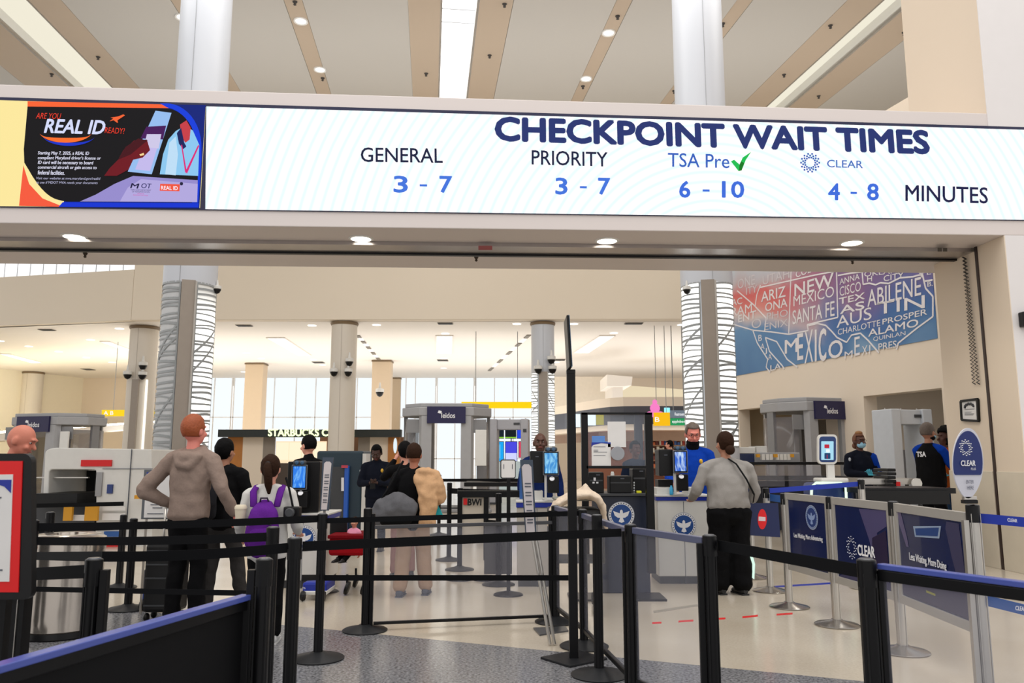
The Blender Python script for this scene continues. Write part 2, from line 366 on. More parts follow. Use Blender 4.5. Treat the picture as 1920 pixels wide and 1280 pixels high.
# ================================================================ LED SCREEN
scr = thing('led_display', 'long lit LED message screen reading CHECKPOINT WAIT TIMES on the beam', 'display screen', VF(960, 412))
def sy_t(x): return 187+.0292*x
def sy_b(x): return 387+.013*x
def SP(x, y, off=.02): return VF(x, y, off)
M().prism([SP(-180, sy_b(-180)+2, 0), SP(2150, sy_b(2150)+2, 0), SP(2150, sy_t(2150)-4, 0), SP(-180, sy_t(-180)-4, 0)], nf*.015).obj('housing', mat('screen_housing', (10, 14, 60), .4), scr, world=True)
def led_mat():
    m = bpy.data.materials.new('led_white'); m.use_nodes = True; nt = m.node_tree; b = nt.nodes['Principled BSDF']; L = nt.links
    b.inputs['Base Color'].default_value = (.02, .02, .02, 1); b.inputs['Roughness'].default_value = .5
    g_ = nt.nodes.new('ShaderNodeNewGeometry'); w_ = nt.nodes.new('ShaderNodeTexWave'); w_.wave_type = 'RINGS'; w_.rings_direction = 'SPHERICAL'
    mp = nt.nodes.new('ShaderNodeMapping'); c = VF(1345, 560); mp.inputs['Location'].default_value = (-c.x, -c.y, -c.z)
    L.new(g_.outputs['Position'], mp.inputs['Vector']); L.new(mp.outputs[0], w_.inputs['Vector']); w_.inputs['Scale'].default_value = 2.6; w_.inputs['Distortion'].default_value = .6
    r = nt.nodes.new('ShaderNodeValToRGB'); L.new(w_.outputs['Fac'], r.inputs[0]); r.color_ramp.elements[0].color = (.74, .90, .92, 1); r.color_ramp.elements[1].color = (1.0, 1.0, 1.0, 1)
    r.color_ramp.elements[0].position = .0; r.color_ramp.elements[1].position = .55
    L.new(r.outputs[0], b.inputs['Emission Color']); b.inputs['Emission Strength'].default_value = 1.05
    return m
poly([SP(385, sy_b(385)), SP(2150, sy_b(2150)), SP(2150, sy_t(2150)), SP(387, sy_t(387)+1)], led_mat(), scr, 'white_field', n=nf, off=0)
poly([SP(-180, sy_b(-180)), SP(375, sy_b(375)-2), SP(386, sy_t(386)+2), SP(-180, sy_t(-180))], emi((252, 232, 158), 1), scr, 'yellow_field', n=nf, off=0)
poly([SP(120, 388), SP(374, 391), SP(386, 197), SP(120, 192)], emi((8, 32, 120), 1), scr, 'dark_blue_field', n=nf, off=.002)
# advert
def S(pts, rgb, off=.003, name='graphic', es=1): return poly([SP(*p, 0.02) for p in pts], emi(rgb, es), scr, name, n=nf, off=off)
S([(52, 190), (316, 196), (316, 203), (52, 200)], (250, 100, 50), .004)
S([(36, 386), (120, 388), (80, 372), (55, 345), (44, 310)], (246, 90, 60), .0035)
S([(118, 379), (373, 381), (372, 389), (110, 388)], (10, 50, 210), .004)
arc = [(300, 196), (325, 199)]+[(325+53*sin(a), 272-74*cos(a)) for a in [R(x) for x in range(0, 115, 12)]]
S([(300, 194), (312, 194)]+[(312+66*sin(R(x)), 275-81*cos(R(x))) for x in range(5, 95, 8)]+[(378, 300), (372, 380), (360, 380)]+[(305+62*sin(R(x)), 275-74*cos(R(x))) for x in range(88, 5, -10)], (12, 60, 220), .0045)
bl_ = [(52, 200), (302, 203)]+[(308+60*sin(R(x)), 276-73*cos(R(x))) for x in range(5, 95, 9)]+[(372, 300), (370, 379), (125, 378)]+[(118-2*k*4, 376-k*k*.9) for k in range(1, 9)]+[(46, 305), (45, 280)]
S(bl_, (16, 14, 18), .005, 'advert_background')
S([(150, 378), (370, 379), (371, 338), (250, 330), (215, 345), (180, 365)], (150, 140, 205), .006)
S([(225, 378), (370, 379), (371, 345), (265, 336), (240, 352)], (178, 168, 222), .0065)
S([(240, 322), (285, 327), (322, 212), (292, 208)], (150, 190, 240), .0075)
S([(254, 318), (282, 321), (300, 262), (276, 262)], (196, 186, 236), .008)
S([(264, 260), (306, 262), (312, 236), (275, 238)], (70, 20, 90), .0085)
S([(270, 276), (298, 279), (303, 252), (276, 252)], (206, 200, 232), .009)
S([(300, 327), (372, 330), (374, 272), (362, 245), (348, 236), (330, 246), (316, 262), (306, 290)], (140, 200, 240), .007)
S([(310, 327), (330, 329), (334, 290), (330, 256), (318, 268)], (190, 222, 246), .0073)
S([(338, 234), (350, 226), (358, 240), (356, 262), (348, 268), (340, 256)], (200, 60, 70), .0078)
S([(332, 250), (340, 240), (346, 268), (350, 275), (344, 280), (336, 270)], (20, 30, 90), .008)
S([(340, 272), (342, 272), (350, 318), (348, 326)], (220, 40, 120), .0085); S([(372, 272), (374, 274), (351, 326), (348, 322)], (220, 40, 120), .0085)
S([(196, 330), (220, 330), (242, 318), (250, 300), (268, 296), (282, 282), (276, 262), (252, 264), (232, 282), (222, 300), (206, 316)], (110, 16, 28), .0095)
S([(222, 300), (246, 290), (272, 268), (278, 264), (260, 260), (236, 276)], (70, 10, 22), .0098)
S([(262, 290), (270, 287), (271, 291), (264, 293)], (250, 220, 150), .0102)
def ST(s, x0, yb0, x1, yb1, h, rgb, bold=0., shear=0., off=.011, es=1., name='lettering', hx=0, align=None):
    sl = (yb1-yb0)/(x1-x0)
    return text(s, SP(x0, yb0), SP(x1, yb1), SP(x0+hx, yb0-h), emi(rgb, es), scr, name, bold, off, shear, align=align)
ST('ARE YOU', 68, 223, 115, 224, 11, (236, 60, 40), .0, .2, hx=1); ST('REAL ID', 84, 249, 197, 252, 25, (214, 220, 250), .03, .25, hx=1)
ST('READY?', 197, 250, 235, 252, 11, (236, 60, 40), .0, .2)
def swoosh(x0, y0, x1, y1, d, th, rgb):
    up = [(x0+(x1-x0)*t, y0+(y1-y0)*t+d*sin(pi*min(1, t*1.15))**.8 if t < .87 else y0+(y1-y0)*t+d*.0+ d*sin(pi*.99)**.8) for t in [i/12 for i in range(13)]]
    lo = [(x, y-th*sin(pi*i/12)-1) for i, (x, y) in enumerate(up)]
    S(up+lo[::-1], rgb, .0105)
def crescent(cx, cy, rx, ry, th, rgb, a0=12, a1=172):
    outer = [(cx+rx*cos(R(a)), cy+ry*sin(R(a))) for a in range(a0, a1, 8)]; inner = [(cx+rx*cos(R(a)), cy+(ry-th*sin(R((a-a0)/(a1-a0)*180)))*sin(R(a))) for a in range(a0, a1, 8)]
    for i in range(len(outer)-1): S([outer[i], outer[i+1], inner[i+1], inner[i]], rgb, .0105)
crescent(124, 246, 50, 22, 9, (250, 110, 40)); crescent(130, 252, 50, 22, 6, (20, 50, 200))
S([(206, 228), (214, 226), (219, 230), (222, 231), (221, 226), (235, 217), (232, 215), (222, 219), (208, 221), (213, 223)], (246, 100, 50), .0105, 'plane_graphic')
y = 292
for ln, x1 in (('Starting May 7, 2025, a REAL ID', 168), ("compliant Maryland driver's license or", 190), ('ID card will be necessary to board', 176), ('commercial aircraft or gain access to', 182), ('federal facilities.', 122)):
    ST(ln, 72, y, x1, y+1, 8, (226, 226, 246), .012, .2); y += 8.9
ST('Visit our website at mva.maryland.gov/realid', 69, 338, 189, 339, 6, (190, 190, 220), 0, .2); ST('to see if MDOT MVA needs your documents', 69, 346, 184, 347, 6, (190, 190, 220), 0, .2)
ST('M', 245, 353, 262, 354, 9, (20, 20, 60), .03, .2); ST('OT', 266, 353, 285, 354, 9, (30, 30, 90), .01, .2)
ST('MARYLAND DEPARTMENT\nOF TRANSPORTATION', 246, 361, 284, 362, 6, (30, 30, 80), align='CENTER'); ST('VEHICLE\nADMINISTRATION', 250, 367, 278, 368, 5, (210, 60, 160), align='CENTER')
S([(300, 358), (337, 359), (338, 346), (301, 345)], (240, 84, 60), .0105); ST('REAL ID', 303, 356, 334, 357, 7, (250, 240, 250), .02, off=.013)
poly([SP(341+3.2*cos(R(a)), 345+3.2*sin(R(a))) for a in range(0, 360, 30)], emi((30, 30, 60), 1), scr, 'star_ring', n=nf, off=.0135)
# main message
ST('CHECKPOINT WAIT TIMES', 930, 263, 1741, 288, 42, (38, 52, 112), .055)
ST('GENERAL', 677, 304, 830, 306, 27, (22, 28, 62), .008)
ST('PRIORITY', 997, 309, 1139, 313, 27, (22, 28, 62), .008)
for a_, x0, x1, b__, x2, x3, c_, x4, x5, yb, col_ in (('3', 739, 764, '-', 787, 801, '7', 825, 847, 361, (66, 116, 222)), ('3', 1042, 1063, '-', 1087, 1100, '7', 1122, 1143, 364.5, (66, 116, 222)), ('6', 1274, 1293, '-', 1317, 1330, '10', 1354, 1394, 370.5, (60, 108, 220)), ('4', 1553, 1573, '-', 1594, 1606, '8', 1626, 1646, 375, (60, 108, 220))):
    ST(a_, x0, yb-.3, x1, yb, 30, col_, .03); ST('-', x2, yb-11, x3, yb-10.8, 4, col_, 0, name='dash'); ST(c_, x4, yb, x5, yb+.5, 30, col_, .03)
ST('TSA Pre', 1252, 313, 1367, 316, 26, (52, 96, 190), .005)
S([(1370, 303), (1376, 300), (1386, 309), (1392, 296), (1408, 285), (1398, 300), (1390, 320), (1384, 321)], (24, 190, 80), .011, 'tick_mark')
S([(1386, 309), (1389, 303), (1395, 306), (1390, 320), (1385, 321)], (10, 120, 30), .0115, 'tick_mark')
ST('CLEAR', 1550, 314, 1617, 316, 14, (70, 110, 190), .01)
ST('MINUTES', 1697, 377, 1851, 382, 30, (24, 26, 70), .01)
def dots(cx, cy, r0, f, k0=14, rings=3, sx=1.):
    out = []
    for j in range(rings):
        for i in range(k0):
            a = 2*pi*(i+.5*(j % 2))/k0; rr = r0*(.58+.21*j); out.append((cx+sx*rr*cos(a), cy+rr*sin(a)))
    return out
b = M()
for x, y in dots(1519, 305, 17, 0, 14, 3): p = SP(x, y, .031); k = len(b.v); s_ = .011; b.add([p-e*s_-V3((0, 0, s_)), p+e*s_-V3((0, 0, s_)), p+e*s_+V3((0, 0, s_)), p-e*s_+V3((0, 0, s_))], [(0, 1, 2, 3)])
b.obj('ring_logo', emi((60, 96, 180), 1), scr, world=True)
# ================================================================ HIGH CEILING
rd = ray(805, 775).normalized(); lat = V3((rd.y, -rd.x, 0)).normalized(); cn = lat.cross(rd).normalized()
CO = P(865, 0, (14-1.35)/ray(865, 0).z*ray(865, 0).y)
def onC(px, py=0, up=0.): return PL(px, py, CO+cn*up*(1 if cn.z > 0 else -1), cn)
def lo_(px): return (onC(px)-CO).dot(lat)
s0, s1 = -9.0, 16.0
cpan = mat('ceiling_panel_grey', (196, 194, 190), .75, noise=.02, scale=.3); ctan = mat('ceiling_band_tan', (192, 176, 158), .75, noise=.03, scale=.3)
def cstrip(a, b_, m, nm, th=.12, dz=0., s_0=s0, s_1=s1, parent=None):
    up = cn if cn.z > 0 else -cn
    pts = [CO+lat*a+rd*s_0+up*dz, CO+lat*b_+rd*s_0+up*dz, CO+lat*b_+rd*s_1+up*dz, CO+lat*a+rd*s_1+up*dz]
    return M().prism(pts, up*th).obj(nm, m, parent)
sky_m = emi((250, 250, 248), 3.0); lite = emi((240, 234, 214), 1.0)
main = [(-45, 49), (830, 896), (1659, 1712)]; marg = [(-150, 114), (765, 963), (1590, 1790)]; thin = [(320, 350), (532, 566), (1157, 1186), (1383, 1412)]
ed = []
for (a, b_), (c_, d_) in zip(main, marg): ed.append((lo_(c_), lo_(a), lo_(b_), lo_(d_)))
k = 0; segs = []
for i, (c_, a, b_, d_) in enumerate(ed):
    st(cstrip(c_, a, ctan, 'ceiling')); st(cstrip(b_, d_, ctan, 'ceiling'))
    # light well
    up = cn if cn.z > 0 else -cn
    o = cstrip(a-.1, b_+.1, sky_m if i == 1 else lite, 'skylight_glass', .03, .42); 
    wl = M()
    for x_ in (a, b_): wl.prism([CO+lat*(x_-.06)+rd*s0, CO+lat*x_+rd*s0, CO+lat*x_+rd*s1, CO+lat*(x_-.06)+rd*s1] if x_ == a else [CO+lat*x_+rd*s0, CO+lat*(x_+.06)+rd*s0, CO+lat*(x_+.06)+rd*s1, CO+lat*x_+rd*s1], up*.45)
    t = thing('skylight', ['long lit skylight strip at upper left of the high ceiling', 'bright skylight strip in the middle of the high ceiling above the screen', 'long lit skylight strip running to the upper right pier'][i], 'skylight', CO+lat*((a+b_)/2), group='skylight strips in the high ceiling'); t['kind'] = 'structure'
    me = o.data; me.transform(Matrix.Translation(o.location-t.location)); o.location = (0, 0, 0); o.parent = t; o.name = 'pane'
    wl.obj('well', WHT, t, world=True)
    if i == 1:
        bb = M()
        for s in range(16):
            q_ = CO+lat*a+rd*(-6+s*.8)+up*.36
            if s*.8-6 < 2.4: bb.bar(q_, q_+lat*(b_-a), .05, .03)
        bb.obj('glazing_bars', mat('glazing_bar', (214, 218, 226), .5), t, world=True)
th_ = [(lo_(a), lo_(b_)) for a, b_ in thin]
for a, b_ in th_: st(cstrip(a, b_, ctan, 'ceiling', dz=.01))
cuts = sorted([(c_, d_) for c_, a, b_, d_ in ed]+th_)
prev = lo_(-900)
for c_, d_ in cuts+[(lo_(2700), 0)]:
    st(cstrip(prev+.012, c_-.012, cpan, 'ceiling')); prev = d_
hl_ = [(564, 40), (600, 131), (1141, 62), (1099, 148), (342, 33), (1708, 191)]; hlo = from_left(hl_)
for i, (px, py) in enumerate([(564, 40), (600, 131), (1141, 62), (1099, 148), (342, 33), (1708, 191)]):
    p = onC(px, py, -.02); t = thing('ceiling_downlight', 'small round lit downlight in a tan strip of the high ceiling, %s from the left' % hlo[i], 'ceiling light', p, group='downlights in the tan ceiling strips')
    t.scale = (1.6, 1.6, 1.6)
    M().lathe([(.13, -.01), (.13, .02), (.1, .03), (.1, -.0), (.13, -.01)], 18).obj('trim_ring', WHT, t); M().lathe([(.1, .0), (.1, .01)], 18).obj('lens', emi((255, 250, 240), 1.6), t)
hd = mat('sprinkler_dark', (60, 56, 54), .5)
hs_ = [(97, 139), (184, 107), (553, 4), (605, 147), (799, 138), (918, 104), (946, 8), (1158, 31), (1093, 162), (1264, 171), (1355, 45), (1470, 140), (1557, 48), (1535, 180), (1695, 61)]; hso = from_left(hs_)
for i, (px, py) in enumerate([(97, 139), (184, 107), (553, 4), (605, 147), (799, 138), (918, 104), (946, 8), (1158, 31), (1093, 162), (1264, 171), (1355, 45), (1470, 140), (1557, 48), (1535, 180), (1695, 61)]):
    p = onC(px, py, -.01); o = M().lathe([(.02, -.1), (.05, -.08), (.02, -.06), (.07, -.0), (.07, .02)], 8).obj('ceiling_sprinkler', hd, loc=p)
    tag(o, 'small dark sprinkler in the high ceiling, %s from the left of the picture' % hso[i], 'sprinkler', 'sprinklers in the high ceiling')
# ================================================================ BULKHEAD, LOW CEILING, WINDOW WALL
YB = 30.0; ZL = P(640, 598, YB).z
def low(px, py, dz=0.): return Q(px, py, ZL+dz)
bulk = mat('bulkhead_paint', (228, 216, 198), .7, noise=.02, scale=.4)
bl = low(245, 600); ll = low(-60, 613); br = low(2000, 597)
up = V3((0, 0, 1))
st(M().prism([bl, br, br+up*14, bl+up*14], (0, .4, 0)).obj('wall_bulkhead', bulk, bevel=.03))
zt = PL(200, 505, bl, V3((0, 1, 0))).z
dl = (ll-bl).normalized(); nl = V3((dl.y, -dl.x, 0))
st(M().prism([bl, ll+dl*4, V3((ll.x, ll.y, zt))+dl*4, V3((bl.x, bl.y, zt))], (0, .4, 0)).obj('wall_bulkhead_left', bulk))
cw = thing('window_3', None, None, V3((bl.x-3, bl.y, zt))); st(cw)
for i in range(14):
    a = V3((bl.x, bl.y+.2, zt))+dl*(i*.62+.03); b_ = a+dl*.56
    M().prism([a, b_, b_+up*3.2, a+up*3.2], (0, .03, 0)).obj('pane', emi((250, 250, 250), 1.2), cw, world=True)
M().prism([V3((bl.x, bl.y+.25, zt)), V3((bl.x, bl.y+.25, zt))+dl*9, V3((bl.x, bl.y+.25, zt+4))+dl*9, V3((bl.x, bl.y+.25, zt+4))], (0, .05, 0)).obj('mullions', GRY, cw, world=True)
# low ceiling slab (seen from below) with holes avoided: lights sit just under it
YW = low(700, 708).y
st(M().prism([V3((-45, ll.y+3, ZL)), V3((ll.x-4, ll.y+1, ZL)), bl+V3((0, .35, 0)), V3((40, bl.y+.35, ZL)), V3((40, YW+6, ZL)), V3((-45, YW+6, ZL))], (0, 0, .3)).obj('ceiling_low', CRM2))
for i, (pts, wh) in enumerate([([(500, 633), (533, 633), (583, 666), (558, 666)], 'left of the tall round column'), ([(818, 629), (849, 629), (847, 662), (818, 662)], 'nearest the middle'), ([(1125, 629), (1153, 629), (1104, 661), (1075, 661)], 'right of the tall black pole'), ([(188, 640), (205, 640), (248, 656), (232, 656)], 'by the left round column'), ([(0, 663), (20, 664), (78, 679), (60, 680)], 'at the left frame edge')]):
    q_ = [low(x, y, -.02) for x, y in pts]; t = thing('troffer_light', 'flat lit ceiling panel in the low ceiling '+wh, 'ceiling light', sum(q_, V3())/4, group='lit panels in the low ceiling')
    M().prism(q_, (0, 0, -.02)).obj('diffuser', emi((255, 248, 232), 2.6), t, world=True)
    b = M()
    for k in range(4): b.bar(q_[k], q_[(k+1) % 4], .06, .05)
    b.obj('frame', CRM2, t, world=True)
dl_ = [(585, 610), (706, 609), (969, 607), (1076, 607), (835, 625), (1151, 624), (588, 674), (605, 684), (832, 672), (832, 690), (224, 616), (170, 637), (54, 649), (110, 659), (162, 670), (210, 679), (462, 662), (490, 672), (1278, 609), (1043, 679), (0, 639), (457, 697)]; dlo = from_left(dl_)
for i, (px, py) in enumerate(dl_):
    pass
for i, (px, py) in enumerate([(585, 610), (706, 609), (969, 607), (1076, 607), (835, 625), (1151, 624), (588, 674), (605, 684), (832, 672), (832, 690), (224, 616), (170, 637), (54, 649), (110, 659), (162, 670), (210, 679), (462, 662), (490, 672), (1278, 609), (1043, 679), (0, 639), (457, 697)]):
    o = M().lathe([(.17, -.012), (.17, 0), (.02, .0)], 16).obj('round_downlight', emi((255, 250, 240), 2.2), loc=low(px, py, -.01)); tag(o, 'small round lit downlight in the low cream ceiling, %s from the left' % dlo[i], 'ceiling light', 'round downlights in the low ceiling')
vm = mat('vent_grey', (120, 112, 100), .6)
vl_ = [(835, 606, 30), (1188, 606, 32), (88, 618, 36), (458, 610, 34), (830, 675, 22), (597, 679, 26), (165, 692, 30), (1048, 674, 22)]; vlo = from_left(vl_)
for i, (px, py, w_) in enumerate(vl_):
    a = low(px-w_/2, py-1, -.015); c_ = low(px+w_/2, py+1.6, -.015); t = thing('air_vent', 'slotted grey air vent in the low cream ceiling, %s from the left' % vlo[i], 'air vent', (a+c_)/2, group='air vents in the low ceiling')
    M().box((0, 0, 0), (abs(c_.x-a.x), abs(c_.y-a.y), .02)).obj('frame', vm, t)
    b = M(); n_ = 4
    for k in range(n_): b.box((0, (k-(n_-1)/2)*abs(c_.y-a.y)/n_, -.015), (abs(c_.x-a.x)*.92, .03, .015))
    b.obj('slats', DGR, t)
for (x0, y0, x1, y1), wh in (((671, 629, 712, 676), 'between the two middle columns'), ((992, 628, 915, 697), 'left of the round lit column')):
    t = thing('linear_ceiling_slot', 'slanting dashed light and vent slot in the low ceiling '+wh, 'ceiling light', low((x0+x1)/2, (y0+y1)/2))
    for k in range(9):
        a = low(x0+(x1-x0)*k/9, y0+(y1-y0)*k/9, -.02); b_ = low(x0+(x1-x0)*(k+.75)/9, y0+(y1-y0)*(k+.75)/9, -.02)
        M().bar(a, b_, .18, .03).obj('light_bar' if k % 2 else 'vent_bar', emi((250, 246, 238), 1.3) if k % 2 else vm, t, world=True)
# window wall
wz = P(700, 1000, YW).z
ww = thing('window_1', None, None, V3((WX(700, YW), YW, 0))); st(ww)
xs = [WX(x, YW, 4) for x in (385, 399, 432, 436, 470, 512, 553, 590, 624, 668, 700, 735, 760, 778, 816, 819, 853, 888, 892, 927, 962, 1000, 1040)]
for i in range(len(xs)-1):
    if xs[i+1]-xs[i] > .25:
        for z0, z1 in ((0, 1.25), (1.33, 3.95), (4.03, ZL)): M().box(((xs[i]+xs[i+1])/2, YW+.1, (z0+z1)/2), (xs[i+1]-xs[i]-.07, .03, z1-z0)).obj('pane', emi((236, 242, 246), 1.12), ww, world=True)
b = M()
for x in xs: b.box((x, YW+.05, ZL/2), (.06, .06, ZL))
for z in (1.29, 3.99): b.box(((xs[0]+xs[-1])/2, YW+.05, z), (xs[-1]-xs[0], .06, .05))
b.obj('mullions', mat('mullion_white', (238, 240, 242), .5), ww, world=True)
# back walls left and right of the windows
st(M().prism([low(-60, 684), low(240, 718), low(240, 718)-up*ZL, low(-60, 684)-up*ZL], (0, .3, 0)).obj('wall_left_back', mat('curved_cream', (240, 232, 212), .7, noise=.02)))
st(M().prism([V3((xs[0]-.0, YW+.2, 0)), V3((-32, YW+.2, 0)), V3((-32, YW+.2, ZL)), V3((xs[0], YW+.2, ZL))], (0, .2, 0)).obj('wall_back', CRM))
st(M().prism([V3((xs[-1], YW+.2, 0)), V3((40, YW+.2, 0)), V3((40, YW+.2, ZL)), V3((xs[-1], YW+.2, ZL))], (0, .2, 0)).obj('wall_right_back', CRM))
cv = thing('cove_light', 'glowing cove light strip on the ledge along the curved cream wall', 'light strip', P(120, 788, 38.5))
M().prism([low(-60, 684)+V3((0, -.7, -4.05)), P(290, 791, 39), P(290, 789, 39), low(-60, 684)+V3((0, -.7, -3.95))], (0, .3, 0)).obj('diffuser', emi((255, 244, 214), 26.0), cv, world=True)
o = M().prism([low(-60, 684)+V3((0, -1.2, -4.6)), P(290, 800, 38), P(290, 793, 38), low(-60, 684)+V3((0, -1.2, -4.1))], (0, .8, 0)).obj('wall_ledge', CRM2); st(o)
# ================================================================ RIGHT WALL with mural and two recesses
wd = V3((-math.tan(R(15)), 1, 0)).normalized(); wp = V3((WX(1765, 16), 16, 0)); wn = V3((wd.y, -wd.x, 0))
if wn.x > 0: wn = -wn
def RW(px, py, off=0.): return PL(px, py, wp+wn*off, wn)
def rs(px, py=760): return (RW(px, py)-wp).dot(wd)
ztop = 2.73; rwm = CRM
def rwall(sa, sb, z0, z1, nm): st(M().prism([wp+wd*sa+up*z0, wp+wd*sb+up*z0, wp+wd*sb+up*z1, wp+wd*sa+up*z1], -wn*.35).obj(nm, rwm))
rwall(-3.5, rs(1290), ztop, 9, 'wall_right'); rwall(-3.5, rs(1768), 0, ztop, 'wall_right_near'); rwall(rs(1620), rs(1547), 0, ztop, 'wall_right_pillar')
rwall(rs(1385), rs(1290), 0, ztop, 'wall_right_far')
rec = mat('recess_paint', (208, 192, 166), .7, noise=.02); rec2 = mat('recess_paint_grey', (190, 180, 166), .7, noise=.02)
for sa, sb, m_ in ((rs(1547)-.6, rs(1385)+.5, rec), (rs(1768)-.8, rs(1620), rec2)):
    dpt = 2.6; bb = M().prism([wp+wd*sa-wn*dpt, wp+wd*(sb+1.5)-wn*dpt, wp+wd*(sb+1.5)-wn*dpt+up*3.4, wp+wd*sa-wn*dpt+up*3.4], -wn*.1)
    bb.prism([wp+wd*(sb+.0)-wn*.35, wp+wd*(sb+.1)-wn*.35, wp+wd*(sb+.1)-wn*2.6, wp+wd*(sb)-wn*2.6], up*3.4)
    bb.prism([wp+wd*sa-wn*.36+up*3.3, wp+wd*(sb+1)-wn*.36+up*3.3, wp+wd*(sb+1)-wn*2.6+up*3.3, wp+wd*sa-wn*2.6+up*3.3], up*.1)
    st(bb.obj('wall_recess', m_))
# ================================================================ MURAL
def mural_mat():
    m = bpy.data.materials.new('mural_print'); m.use_nodes = True; nt = m.node_tree; b = nt.nodes['Principled BSDF']; L = nt.links
    b.inputs['Roughness'].default_value = .6
    g_ = nt.nodes.new('ShaderNodeNewGeometry'); sep = nt.nodes.new('ShaderNodeSeparateXYZ'); L.new(g_.outputs['Position'], sep.inputs[0])
    nz = nt.nodes.new('ShaderNodeTexNoise'); nz.inputs['Scale'].default_value = .55; nz.inputs['Detail'].default_value = 2; L.new(g_.outputs['Position'], nz.inputs['Vector'])
    def mp(src, a, b_, c, d):
        n = nt.nodes.new('ShaderNodeMapRange'); n.clamp = True; L.new(src, n.inputs[0])
        for i, v in enumerate((a, b_, c, d)): n.inputs[i+1].default_value = v
        return n.outputs[0]
    def mth(op, a, b_):
        n = nt.nodes.new('ShaderNodeMath'); n.operation = op
        for i, x in enumerate((a, b_)):
            if isinstance(x, (int, float)): n.inputs[i].default_value = x
            else: L.new(x, n.inputs[i])
        return n.outputs[0]
    z = mth('ADD', sep.outputs[2], mp(nz.outputs['Fac'], .3, .7, -.5, .5))
    def ramp(src, st_):
        r = nt.nodes.new('ShaderNodeValToRGB'); L.new(src, r.inputs[0]); cr = r.color_ramp
        while len(cr.elements) < len(st_): cr.elements.new(.5)
        for el, (p, c) in zip(cr.elements, st_): el.position = p; el.color = s2l(c)+(1,)
        return r.outputs[0]
    zf = mp(z, 3.5, 7.0, 0, 1)
    left = ramp(zf, [(0, (76, 118, 164)), (.3, (98, 142, 184)), (.42, (206, 190, 188)), (.52, (216, 132, 124)), (.68, (210, 100, 98)), (.82, (190, 176, 180)), (1, (190, 200, 210))])
    right = ramp(zf, [(0, (120, 154, 186)), (.12, (82, 124, 168)), (.22, (62, 104, 160)), (.3, (78, 100, 158)), (.4, (108, 98, 150)), (.6, (124, 94, 140)), (1, (150, 140, 170))])
    x = mth('ADD', sep.outputs[1], mp(nz.outputs['Fac'], .3, .7, -.8, .8))
    mx = nt.nodes.new('ShaderNodeMix'); mx.data_type = 'RGBA'; L.new(mp(x, 18.3, 21.5, 0, 1), mx.inputs[0]); L.new(right, mx.inputs[6]); L.new(left, mx.inputs[7])
    L.new(mx.outputs[2], b.inputs['Base Color']); return m
zm0, zm1 = 3.73, 7.1
sa, sb = rs(1756, 600), rs(1340, 600)
mur = thing('wall_mural', 'blue and red printed wall mural of state and city names above the right recess', 'mural', wp+wd*((sa+sb)/2)+up*zm0)
M().prism([wp+wd*sa+up*zm0, wp+wd*sb+up*zm0, wp+wd*sb+up*zm1, wp+wd*sa+up*zm1], wn*.02).obj('panel', mural_mat(), mur, world=True)
mw = mat('mural_white', (226, 222, 224), .6); mf = mat('mural_pale', (206, 200, 204), .6)
def mc(x, y): return RW(1340+x/3.31, 480+y/3.31, .022)
def MT(s, x0, y0, x1, y1, h, b=0., m_=mw): b = b*.55; text(s, mc(x0, y0), mc(x1, y1), mc(x0, y0-h), m_, mur, 'lettering', b, .004)
for a in [('ARIZ', 290, 285, 440, 250, 62, .02), ('ONA', 315, 345, 452, 312, 52, .02), ('PHO', 325, 395, 455, 372, 42, -.01, mf), ('ENIX', 310, 460, 455, 432, 42, -.01, mf), ('NEW', 497, 250, 738, 185, 75, .03),
          ('MEXICO', 490, 312, 742, 250, 62, -.01), ('SANTA FE', 485, 425, 745, 370, 86, .015), ('ANNA', 777, 178, 900, 143, 36, .01), ('CISCO', 777, 250, 908, 215, 58, 0), ('TEX', 772, 300, 932, 265, 38, .05), ('AS', 780, 360, 930, 328, 48, .05),
          ('ABILENE', 950, 315, 1282, 240, 103, .01), ('AUS', 757, 447, 975, 390, 72, -.005), ('TIN', 1010, 362, 1305, 320, 72, .02), ('CHARLOTTE', 765, 490, 1028, 432, 36, -.015), ('PROSPER', 1043, 425, 1320, 362, 34, .03), ('ALAMO', 955, 500, 1265, 435, 44, .04),
          ('QUINLAN', 985, 532, 1185, 495, 30, -.01), ('PRES', 1018, 585, 1130, 566, 42, .015), ('M', 437, 605, 515, 592, 82, .03), ('E', 515, 645, 550, 639, 160, .02), ('X', 558, 668, 612, 656, 200, -.01), ('I', 622, 655, 634, 653, 198, .0), ('C', 648, 655, 692, 645, 196, .03), ('O', 708, 640, 795, 624, 108, .03),
          ('M', 807, 637, 857, 628, 44, -.01), ('E', 868, 620, 902, 612, 115, .0), ('X', 915, 615, 950, 608, 56, -.01), ('I', 960, 604, 967, 603, 52, 0), ('B', 272, 528, 294, 524, 38, 0), ('A', 287, 580, 310, 576, 36, .01), ('J', 308, 612, 326, 608, 38, 0), ('A', 332, 645, 356, 640, 34, .01), ('LA', 347, 712, 412, 697, 34, .03),
          ('AC', 105, 308, 172, 296, 40, .01), ('RAM', 107, 375, 232, 345, 52, 0), ('ENT', 148, 412, 258, 382, 44, .03), ('O', 230, 452, 290, 442, 58, -.01, mf), ('UTAH', 300, 180, 465, 135, 56, -.01, mf), ('COL', 505, 135, 600, 100, 42, .03), ('ONE', 145, 205, 250, 175, 60, -.015, mf), ('ITY', 197, 240, 264, 222, 44, -.01, mf),
          ('OKLAHOM', 930, 128, 1240, 90, 30, .02), ('H', 948, 158, 978, 155, 32, .03), ('CITY', 1050, 158, 1175, 135, 36, .02), ('B.', 1322, 190, 1354, 184, 30, .03), ('PE', 1285, 122, 1345, 112, 30, .01)]: MT(*a)
b = M()
